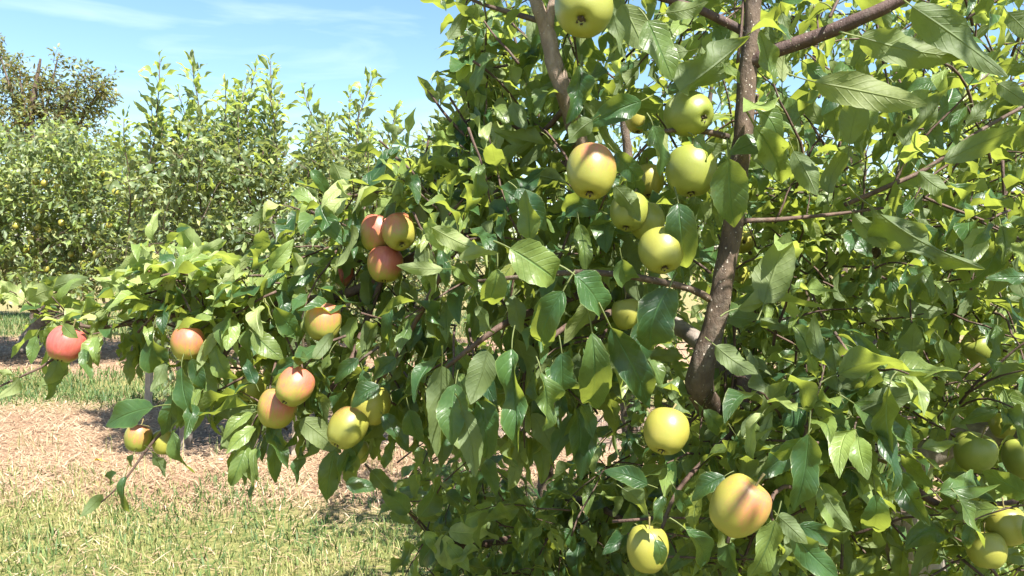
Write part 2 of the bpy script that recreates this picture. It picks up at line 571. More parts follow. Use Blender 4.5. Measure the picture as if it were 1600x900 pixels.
def build_ground():
    xs = np.concatenate((np.array([-400, -150, -60, -25]), np.linspace(-12, 10, 111), np.array([25, 60, 150, 400])))
    ys = np.concatenate((np.array([-300, -60, -15]), np.linspace(-4, 18, 111), np.array([30, 60, 150, 600])))
    X, Y = np.meshgrid(xs, ys)
    Z = ground_h(X, Y) * np.where((np.abs(X) < 20) & (Y < 25), 1, 0)
    v = np.stack((X, Y, Z), -1).reshape(-1, 3)
    nx, ny = len(xs), len(ys)
    f = [(j * nx + i, j * nx + i + 1, (j + 1) * nx + i + 1, (j + 1) * nx + i) for j in range(ny - 1) for i in range(nx - 1)]
    o = link('ground', mesh_from('ground', v.tolist(), f, M_GROUND))
    tag(o, kind='structure', label='orchard floor of straw strips and grass alleys')


build_ground()

# ------------------------------------------------------------------ leaf shapes
def leaf_geometry(nv, nc, width, fold, curl, wave, twist, serr, seed, petiole=0.26, pet_sides=3):
    r_ = random.Random(seed)
    V, UV, Fc = [], [], []
    ph = r_.uniform(0, 6.28)
    fr = r_.uniform(7, 12)
    skew = r_.uniform(-0.08, 0.08)
    yy = zz = 0.0
    for i in range(nv + 1):
        t = i / nv
        ang = -0.25 * curl + curl * t * 1.25
        if i:
            yy += math.cos(ang) / nv
            zz -= math.sin(ang) / nv
        w = width / 2 * (math.sin(math.pi * min(1, t ** 0.82)) ** 0.72 if 0 < t < 1 else 0.0) * (1 - 0.28 * t ** 3)
        w = max(w, 0.006)
        tw = twist * t
        nx_, nz_ = math.sin(ang), math.cos(ang)
        for j in range(nc + 1):
            u = -1 + 2 * j / nc
            e = abs(u)
            x = u * w
            if e > 0.99 and 0 < i < nv:
                x *= 1 + (serr if i % 2 else -serr)
            lift = e * w * math.sin(fold) - 0.25 * w * e * e * math.sin(fold) * 1.6
            lift += wave * w * e * e * math.sin(fr * t + ph + (1.4 if u > 0 else 0))
            x *= math.cos(fold * 0.8)
            xr = x * math.cos(tw) - lift * math.sin(tw)
            lr = x * math.sin(tw) + lift * math.cos(tw)
            V.append((xr + skew * math.sin(math.pi * t) * 0.6, yy + lr * nx_, zz + lr * nz_))
            UV.append(((u + 1) / 2, t))
    for i in range(nv):
        for j in range(nc):
            a = i * (nc + 1) + j
            Fc.append((a, a + 1, a + nc + 2, a + nc + 1))
    if petiole > 0:
        base = len(V)
        seg = 3
        for k in range(seg + 1):
            s = k / seg
            y = -petiole * (1 - s)
            z = -0.09 * (1 - s) ** 2 + 0.004
            rr = 0.013 * (1.25 - 0.35 * s)
            for q in range(pet_sides):
                an = 2 * math.pi * q / pet_sides
                V.append((rr * math.cos(an), y, z + rr * math.sin(an)))
                UV.append((0.5, -0.1))
        for k in range(seg):
            for q in range(pet_sides):
                q2 = (q + 1) % pet_sides
                Fc.append((base + k * pet_sides + q, base + k * pet_sides + q2, base + (k + 1) * pet_sides + q2, base + (k + 1) * pet_sides + q))
    return np.array(V), np.array(UV), Fc


NVAR = 14
_vr = random.Random(5)
VARIANTS = []
for k in range(NVAR):
    VARIANTS.append(dict(width=_vr.uniform(0.40, 0.56), fold=_vr.uniform(0.4, 1.15), curl=_vr.uniform(-0.1, 1.7), wave=_vr.uniform(0.25, 0.7), twist=_vr.uniform(-1.0, 1.0), seed=100 + k))
VARIANTS[0].update(fold=0.25, curl=0.35, wave=0.30, twist=0.25, width=0.56)
VARIANTS[1].update(fold=0.45, curl=0.6, wave=0.35, twist=-0.3, width=0.54)
VARIANTS[2].update(fold=0.35, curl=0.3, wave=0.5, twist=0.4, width=0.46)
LEAF_HI = [leaf_geometry(16, 4, serr=0.028, **v) for v in VARIANTS]
LEAF_MID = [leaf_geometry(7, 2, serr=0.05, **v) for v in VARIANTS]
LEAF_LOW = [leaf_geometry(4, 2, serr=0.0, petiole=0, **v) for v in VARIANTS]
_leaf_mesh_cache = {}


def leaf_mesh(var, mat):
    key = (var, mat.name)
    if key not in _leaf_mesh_cache:
        V, UV, Fc = LEAF_HI[var]
        me = mesh_from('leaf', V.tolist(), Fc, mat)
        lay = me.uv_layers.new(name='UVMap')
        li = np.empty(len(me.loops), dtype=np.int32)
        me.loops.foreach_get('vertex_index', li)
        lay.data.foreach_set('uv', UV[li].astype(np.float32).ravel())
        _leaf_mesh_cache[key] = me
    return _leaf_mesh_cache[key]


def frame(direction, normal):
    y = unit(direction)
    z = normal - y * (normal @ y)
    if z[0] * z[0] + z[1] * z[1] + z[2] * z[2] < 1e-8:
        z = cross(y, (1.0, 0.2, 0.1))
    z = unit(z)
    x = cross(y, z)
    return np.stack((x, y, z), 1)


# ------------------------------------------------------------------ trees
class Tree:
    def __init__(self, label, base, detail='hi', mat=M_LEAF, young=M_YOUNG, parts=300):
        self.root = bpy.data.objects.new('apple_tree', None)
        self.root.empty_display_size = 0.2
        col.objects.link(self.root)
        self.base = np.asarray(base, float)
        self.root.location = tuple(self.base)
        tag(self.root, label, 'tree', 'apple trees of the orchard')
        self.leaves = []       # pos, 3x3, scale, width factor, variant, rnd, young
        self.tv, self.tf = [], []
        self.shoots, self.sid, self.dropped = [], -1, set()
        self.detail, self.mat, self.young, self.nparts = detail, mat, young, parts
        self.k = 0

    def limb(self, name, pts, rad, mat, sides=10, knobs=0.06, step=0.02):
        c, r = smoothcurve([np.asarray(p) - self.base for p in pts], rad, step)
        v, f = [], []
        self.k += 1
        tube(v, f, c, r, sides, knobs, self.k * 7 + 3)
        return link(name, mesh_from(name, v, f, mat), self.root), c + self.base

    def twig(self, pts, rad, sides=5):
        self.k += 1
        self.shoots.append((np.asarray(pts), np.asarray(rad), sides, self.k))
        self.sid = len(self.shoots) - 1

    def leaf(self, pos, direction, normal, length, wf=1.0, var=None, young=False, hand=False, rnd=None):
        if var is None:
            var = random.randrange(NVAR)
        self.leaves.append((np.asarray(pos, float), frame(direction, normal), length, wf, var, random.random() if rnd is None else rnd, young, hand, -1 if hand else self.sid))

    def finish_twigs(self, mat=M_TWIG):
        for i, (pts, rad, sides, k) in enumerate(self.shoots):
            if i not in self.dropped:
                tube(self.tv, self.tf, pts - self.base, rad, sides, 0.08, k)
        if self.tv:
            o = link('twigs', mesh_from('twigs', self.tv, self.tf, mat), self.root)
            o['kind'] = 'stuff'

    def emit(self, chosen):
        chosen = set(chosen)
        for i in chosen:
            pos, R, s, wf, var, rnd, young, hand, sid = self.leaves[i]
            o = link('leaf', leaf_mesh(var, self.young if young else self.mat), self.root)
            M = Matrix(((R[0, 0] * wf * s, R[0, 1] * s, R[0, 2] * s, pos[0] - self.base[0]),
                        (R[1, 0] * wf * s, R[1, 1] * s, R[1, 2] * s, pos[1] - self.base[1]),
                        (R[2, 0] * wf * s, R[2, 1] * s, R[2, 2] * s, pos[2] - self.base[2]), (0, 0, 0, 1)))
            o.matrix_basis = M
        rest = [i for i in range(len(self.leaves)) if i not in chosen]
        geo = {'hi': LEAF_MID, 'mid': LEAF_MID, 'low': LEAF_LOW}[self.detail]
        Vs, UVs, Fs, Rn, Mi = [], [], [], [], []
        off = 0
        for var in range(NVAR):
            idx = [i for i in rest if self.leaves[i][4] == var]
            if not idx:
                continue
            V, UV, Fc = geo[var]
            Rm = np.stack([self.leaves[i][1] * np.array((self.leaves[i][3], 1, 1)) * self.leaves[i][2] for i in idx])
            Pm = np.stack([self.leaves[i][0] for i in idx]) - self.base
            W = np.einsum('nij,vj->nvi', Rm, V) + Pm[:, None, :]
            nvv = len(V)
            Vs.append(W.reshape(-1, 3))
            UVs.append(np.tile(UV, (len(idx), 1)))
            Rn.append(np.repeat([self.leaves[i][5] for i in idx], nvv))
            Fa = np.array(Fc)
            Fs.append((Fa[None] + (off + np.arange(len(idx)) * nvv)[:, None, None]).reshape(-1, 4))
            Mi.append(np.repeat([1 if self.leaves[i][6] else 0 for i in idx], len(Fc)))
            off += nvv * len(idx)
        if not Vs:
            return
        V, UV, Fq, Rn, Mi = np.concatenate(Vs), np.concatenate(UVs), np.concatenate(Fs), np.concatenate(Rn), np.concatenate(Mi)
        me = quad_mesh('foliage', V, Fq)
        me.materials.append(self.mat)
        me.materials.append(self.young)
        me.polygons.foreach_set('material_index', Mi.astype(np.int32))
        lay = me.uv_layers.new(name='UVMap')
        lay.data.foreach_set('uv', UV[Fq.ravel()].astype(np.float32).ravel())
        at = me.attributes.new('rnd', 'FLOAT', 'POINT')
        at.data.foreach_set('value', Rn.astype(np.float32))
        me.update()
        o = link('foliage', me, self.root)
        o['kind'] = 'stuff'


def quad_mesh(name, V, Fq, smooth=True):
    me = bpy.data.meshes.new(name)
    n = Fq.shape[1]
    me.vertices.add(len(V))
    me.vertices.foreach_set('co', V.astype(np.float32).ravel())
    me.loops.add(Fq.size)
    me.loops.foreach_set('vertex_index', Fq.astype(np.int32).ravel())
    me.polygons.add(len(Fq))
    me.polygons.foreach_set('loop_start', np.arange(0, Fq.size, n, dtype=np.int32))
    me.polygons.foreach_set('loop_total', np.full(len(Fq), n, dtype=np.int32))
    me.polygons.foreach_set('use_smooth', np.full(len(Fq), smooth))
    me.update(calc_edges=True)
    return me


def rv(s=1.0):
    return np.array((random.gauss(0, s), random.gauss(0, s), random.gauss(0, s)))


Z = np.array((0, 0, 1.0))


def shoot(tr, p0, direction, length, n, size, droop=0.5, sag=0.25, narrow=1.0, young=0.0, r0=0.0028, sides=5, jitter=0.35, upright=0.0, twig=True):
    """A leafy shoot: a bending twig with alternate leaves that hang outwards."""
    d = unit(direction)
    pts = [np.asarray(p0, float)]
    nseg = 6
    for i in range(nseg):
        d = unit(d + rv(0.10) - Z * sag * 0.25 + Z * upright * 0.2)
        pts.append(pts[-1] + d * length / nseg)
    pts = np.array(pts)
    tr.sid = -1
    if twig:
        tr.twig(pts, np.linspace(r0, r0 * 0.45, nseg + 1), sides)
    phi = random.uniform(0, 6.28)
    for i in range(n):
        t = 0.12 + 0.88 * (i + random.random() * 0.5) / n
        t = min(t, 1.0)
        k = min(int(t * nseg), nseg - 1)
        f_ = t * nseg - k
        p = pts[k] * (1 - f_) + pts[k + 1] * f_
        ax = unit(pts[k + 1] - pts[k])
        phi += 2.4 + random.uniform(-0.3, 0.3)
        a = unit(cross(ax, (0.31, 0.5, 0.8)))
        b = cross(ax, a)
        rad = a * math.cos(phi) + b * math.sin(phi)
        if i >= n - 2:
            rad = rad * 0.4
        ld = unit(ax * (0.55 + (0.5 if i >= n - 2 else 0)) + rad * 0.9 - Z * droop * random.uniform(0.3, 1.4) + rv(jitter * 0.5))
        nm = Z * 1.0 + ax * 0.35 + rad * 0.25 + rv(jitter * 1.35)
        s = size * random.uniform(0.7, 1.2) * (0.75 if t > 0.9 else 1)
        pos = p + ld * 0.26 * s
        tr.leaf(pos, ld, nm, s, narrow * random.uniform(0.62, 1.02), young=random.random() < (young * (1.8 if t > 0.7 else 0.6)))


def rosette(tr, p, axis, n, size, young=0.0, droop=0.3, spread=0.9):
    axis = unit(axis)
    a = unit(cross(axis, (0.3, 0.5, 0.81)))
    b = cross(axis, a)
    phi = random.uniform(0, 6.28)
    for i in range(n):
        phi += 2.4
        rad = a * math.cos(phi) + b * math.sin(phi)
        ld = unit(axis * 0.5 + rad * spread - Z * droop * random.uniform(0.2, 1.5) + rv(0.12))
        s = size * random.uniform(0.65, 1.15)
        tr.leaf(np.asarray(p) + ld * 0.3 * s, ld, Z + axis * 0.6 + rv(0.3), s, random.uniform(0.85, 1.1), young=random.random() < young)


def fill(tr, box, depth, n, size, leaves=9, length=0.22, bias=(0, 0, 0), droop=0.5, young=0.1, inside=None, twig=True, upright=0.0, sides=4, sag=0.25):
    """n leafy shoots spread through a block of the crown."""
    x0, y0, x1, y1 = box
    for _ in range(n):
        for _t in range(20):
            px, py = random.uniform(x0, x1), random.uniform(y0, y1)
            if inside is None or inside(px, py):
                break
        d = random.uniform(*depth)
        dirn = unit(np.asarray(bias) + rv(0.7))
        L_ = length * random.uniform(0.6, 1.35)
        shoot(tr, P(px, py, d) - dirn * L_ * 0.5, dirn, L_, max(3, int(leaves * random.uniform(0.7, 1.3))), size, droop=droop, young=young, twig=twig, upright=upright, sides=sides, sag=sag)


TREES = []

# ============ the near tree
A = Tree('nearest apple tree with brown speckled leader and long branch of blushed apples', P(1440, 1500, 1.75) * np.array((1, 1, 0)), parts=300)
TREES.append(A)
ax_, ay_ = A.base[0], A.base[1]
junction = P(1385, 735, 1.62)
A.limb('trunk', [(ax_, ay_, -0.05), (ax_ - 0.01, ay_, 0.35), (ax_ - 0.03, ay_ - 0.04, 0.75), junction + np.array((0, 0, -0.02)), P(1500, 690, 1.6), P(1650, 640, 1.5), P(1760, 400, 1.4), np.array((1.0, 1.0, 2.05))], [0.075, 0.062, 0.056, 0.046, 0.028, 0.024, 0.02, 0.013], M_BARK_OLD, sides=14, knobs=0.10)
A.limb('limb', [junction + np.array((0.02, 0.01, -0.01)), P(1330, 690, 1.47), P(1265, 660, 1.39), P(1190, 618, 1.36), P(1125, 560, 1.37), P(1060, 512, 1.45), P(985, 470, 1.58), P(938, 410, 1.57)], [0.035, 0.027, 0.022, 0.020, 0.018, 0.015, 0.015, 0.016], M_BARK_OLD, sides=14, knobs=0.2)
# broken snag on the limb
A.limb('snag', [P(1150, 590, 1.37), P(1160, 600, 1.33), P(1163, 622, 1.31), P(1158, 640, 1.30)], [0.016, 0.014, 0.010, 0.003], M_BARK_DARK, sides=9, knobs=0.35)
# the brown leader in front
A.limb('leader', [P(1112, 640, 1.345), P(1093, 608, 1.28), P(1097, 575, 1.262), P(1110, 530, 1.255), P(1127, 455, 1.25), P(1148, 330, 1.245), P(1160, 215, 1.24), P(1168, 120, 1.235), P(1176, 20, 1.23), P(1188, -140, 1.22), P(1180, -420, 1.25)], [0.021, 0.0235, 0.0215, 0.0185, 0.0172, 0.0158, 0.0152, 0.0152, 0.0125, 0.011, 0.006], M_BARK, sides=18, knobs=0.09, step=0.012)
A.limb('branch', [P(1172, 103, 1.235), P(1195, 86, 1.22), P(1260, 63, 1.2), P(1330, 35, 1.17), P(1400, 3, 1.15), P(1520, -70, 1.14), P(1650, -130, 1.2)], [0.012, 0.0118, 0.0112, 0.0106, 0.0095, 0.007, 0.004], M_BARK_DARK, sides=12, knobs=0.05, step=0.012)
A.limb('branch', [P(1163, 50, 1.235), P(1130, 33, 1.24), P(1085, 12, 1.25), P(1030, -4, 1.27), P(940, -30, 1.3)], [0.0075, 0.0075, 0.0065, 0.0055, 0.003], M_BARK_DARK, sides=10, knobs=0.05, step=0.012)
A.limb('limb', [P(938, 415, 1.57), P(930, 340, 1.53), P(910, 240, 1.5), P(888, 165, 1.46), P(868, 105, 1.45), P(856, 55, 1.45), P(838, 5, 1.44), P(815, -70, 1.44), P(790, -250, 1.45)], [0.020, 0.018, 0.0172, 0.0172, 0.0165, 0.0152, 0.0112, 0.010, 0.005], M_BARK_TAN, sides=14, knobs=0.10, step=0.012)
A.limb('branch', [P(857, 50, 1.45), P(861, 12, 1.44), P(872, -30, 1.45), P(890, -130, 1.48)], [0.011, 0.0085, 0.007, 0.004], M_BARK_TAN, sides=10)
A.limb('branch', [P(1138, 214, 1.24), P(1110, 207, 1.23), P(1075, 203, 1.22), P(1035, 205, 1.21)], [0.0052, 0.005, 0.0042, 0.003], M_BARK, sides=8)
A.limb('branch', [P(1110, 468, 1.25), P(1080, 452, 1.235), P(1030, 440, 1.23), P(960, 428, 1.23), P(890, 426, 1.24), P(820, 432, 1.27), P(740, 440, 1.33)], [0.0065, 0.006, 0.0058, 0.0055, 0.005, 0.0042, 0.003], M_BARK, sides=8)
A.limb('branch', [P(1148, 352, 1.245), P(1165, 345, 1.25), P(1215, 343, 1.27), P(1300, 335, 1.31), P(1380, 325, 1.36)], [0.0055, 0.0044, 0.0038, 0.003, 0.002], M_TWIG, sides=8)
A.limb('branch', [P(1320, 320, 1.33), P(1385, 292, 1.33), P(1450, 262, 1.34), P(1530, 205, 1.36), P(1630, 150, 1.4)], [0.0042, 0.0042, 0.004, 0.0035, 0.003], M_TWIG, sides=8)
A.limb('branch', [P(1290, 780, 1.2), P(1225, 760, 1.1), P(1203, 790, 1.06), P(1210, 820, 1.05)], [0.0036, 0.003, 0.0026, 0.002], M_TWIG, sides=8)
# the long branch reaching left
LB = [P(912, 245, 1.5), P(850, 275, 1.50), P(780, 318, 1.50), P(715, 352, 1.53), P(655, 395, 1.56), P(598, 430, 1.58), P(545, 457, 1.6), P(470, 470, 1.6), P(385, 480, 1.6), P(290, 490, 1.6), P(215, 503, 1.6), P(150, 512, 1.6), P(85, 497, 1.6), P(30, 478, 1.6)]
_, LBc = A.limb('branch', LB, [0.011, 0.0095, 0.009, 0.0085, 0.0085, 0.0105, 0.010, 0.008, 0.0068, 0.0058, 0.005, 0.0042, 0.0036, 0.003], M_TWIG, sides=10)
A.limb('branch', [P(295, 488, 1.6), P(262, 455, 1.57), P(225, 417, 1.54)], [0.0042, 0.0036, 0.0028], M_TWIG_RED, sides=8)
A.limb('branch', [P(372, 482, 1.6), P(350, 560, 1.56), P(320, 620, 1.53), P(280, 650, 1.50), P(235, 695, 1.48), P(195, 750, 1.46), P(158, 785, 1.45)], [0.006, 0.005, 0.004, 0.0034, 0.0026, 0.002, 0.0013], M_TWIG, sides=8)
A.limb('branch', [P(600, 430, 1.58), P(565, 520, 1.55), P(540, 580, 1.5), P(500, 620, 1.47)], [0.007, 0.006, 0.005, 0.0035], M_TWIG, sides=8)
A.limb('branch', [P(765, 325, 1.5), P(705, 400, 1.4), P(690, 428, 1.34), P(640, 520, 1.4), P(600, 590, 1.45)], [0.007, 0.0062, 0.0055, 0.0045, 0.003], M_TWIG, sides=8)
A.limb('branch', [P(120, 508, 1.6), P(85, 560, 1.55), P(40, 585, 1.53), P(-15, 610, 1.5)], [0.0036, 0.003, 0.0026, 0.002], M_TWIG, sides=6)
A.limb('branch', [P(715, 352, 1.53), P(660, 300, 1.55), P(600, 300, 1.55), P(535, 305, 1.56), P(490, 275, 1.57)], [0.006, 0.005, 0.0042, 0.0035, 0.002], M_TWIG, sides=8)
A.limb('branch', [P(885, 165, 1.46), P(835, 215, 1.5), P(790, 190, 1.5), P(745, 220, 1.5), P(705, 190, 1.5), P(668, 140, 1.5)], [0.006, 0.005, 0.0045, 0.004, 0.0032, 0.0018], M_TWIG, sides=8)
A.limb('branch', [P(850, 35, 1.45), P(800, 20, 1.48), P(750, 5, 1.5), P(700, -20, 1.5)], [0.006, 0.005, 0.0035, 0.002], M_TWIG, sides=8)
A.limb('branch', [P(960, 440, 1.57), P(880, 470, 1.42), P(800, 500, 1.3), P(740, 540, 1.28), P(690, 580, 1.3)], [0.009, 0.007, 0.006, 0.0045, 0.003], M_TWIG, sides=8)
A.limb('branch', [P(985, 470, 1.56), P(930, 500, 1.38), P(885, 510, 1.25), P(850, 540, 1.2)], [0.008, 0.0065, 0.005, 0.003], M_TWIG, sides=8)
A.limb('branch', [P(1200, 625, 1.36), P(1130, 690, 1.28), P(1060, 765, 1.2), P(1030, 840, 1.15)], [0.005, 0.004, 0.0035, 0.0025], M_TWIG, sides=8)
A.limb('branch', [P(1350, 705, 1.52), P(1400, 740, 1.35), P(1470, 790, 1.3), P(1540, 790, 1.3), P(1610, 780, 1.3)], [0.009, 0.0075, 0.006, 0.005, 0.004], M_TWIG, sides=8)
A.limb('branch', [P(1262, 655, 1.39), P(1290, 630, 1.28), P(1310, 612, 1.2)], [0.007, 0.0055, 0.004], M_TWIG, sides=8)

TOCAM = -FWD


def hl(bx, by, tx, ty, d, side='u', w=1.0, dz=None, young=False, var=None, roll=None, rnd=None):
    """A leaf one can pick out: from its base to its tip, upper or under side towards the viewer."""
    p0 = P(bx, by, d)
    ln = math.hypot(tx - bx, ty - by) / F_PX * d
    if dz is None:
        dz = random.uniform(-0.35, 0.35) * ln
    p1 = P(tx, ty, d + dz)
    v = p1 - p0
    n = TOCAM if side == 'u' else -TOCAM
    ax = unit(v)
    s_ = cross(ax, n)
    ra = math.radians(random.uniform(-28, 28)) if roll is None else math.radians(roll)
    nn = n * math.cos(ra) + s_ * math.sin(ra) + Z * 0.25 * (1 if side == 'u' else 0.5)
    if var is None:
        var = random.choice((0, 1, 2, 0, 1, 2, 3, 4, 5, 6, 7))
    A.leaf(p0, v, nn, np.linalg.norm(v) * 1.04, w, var, young, True, rnd)


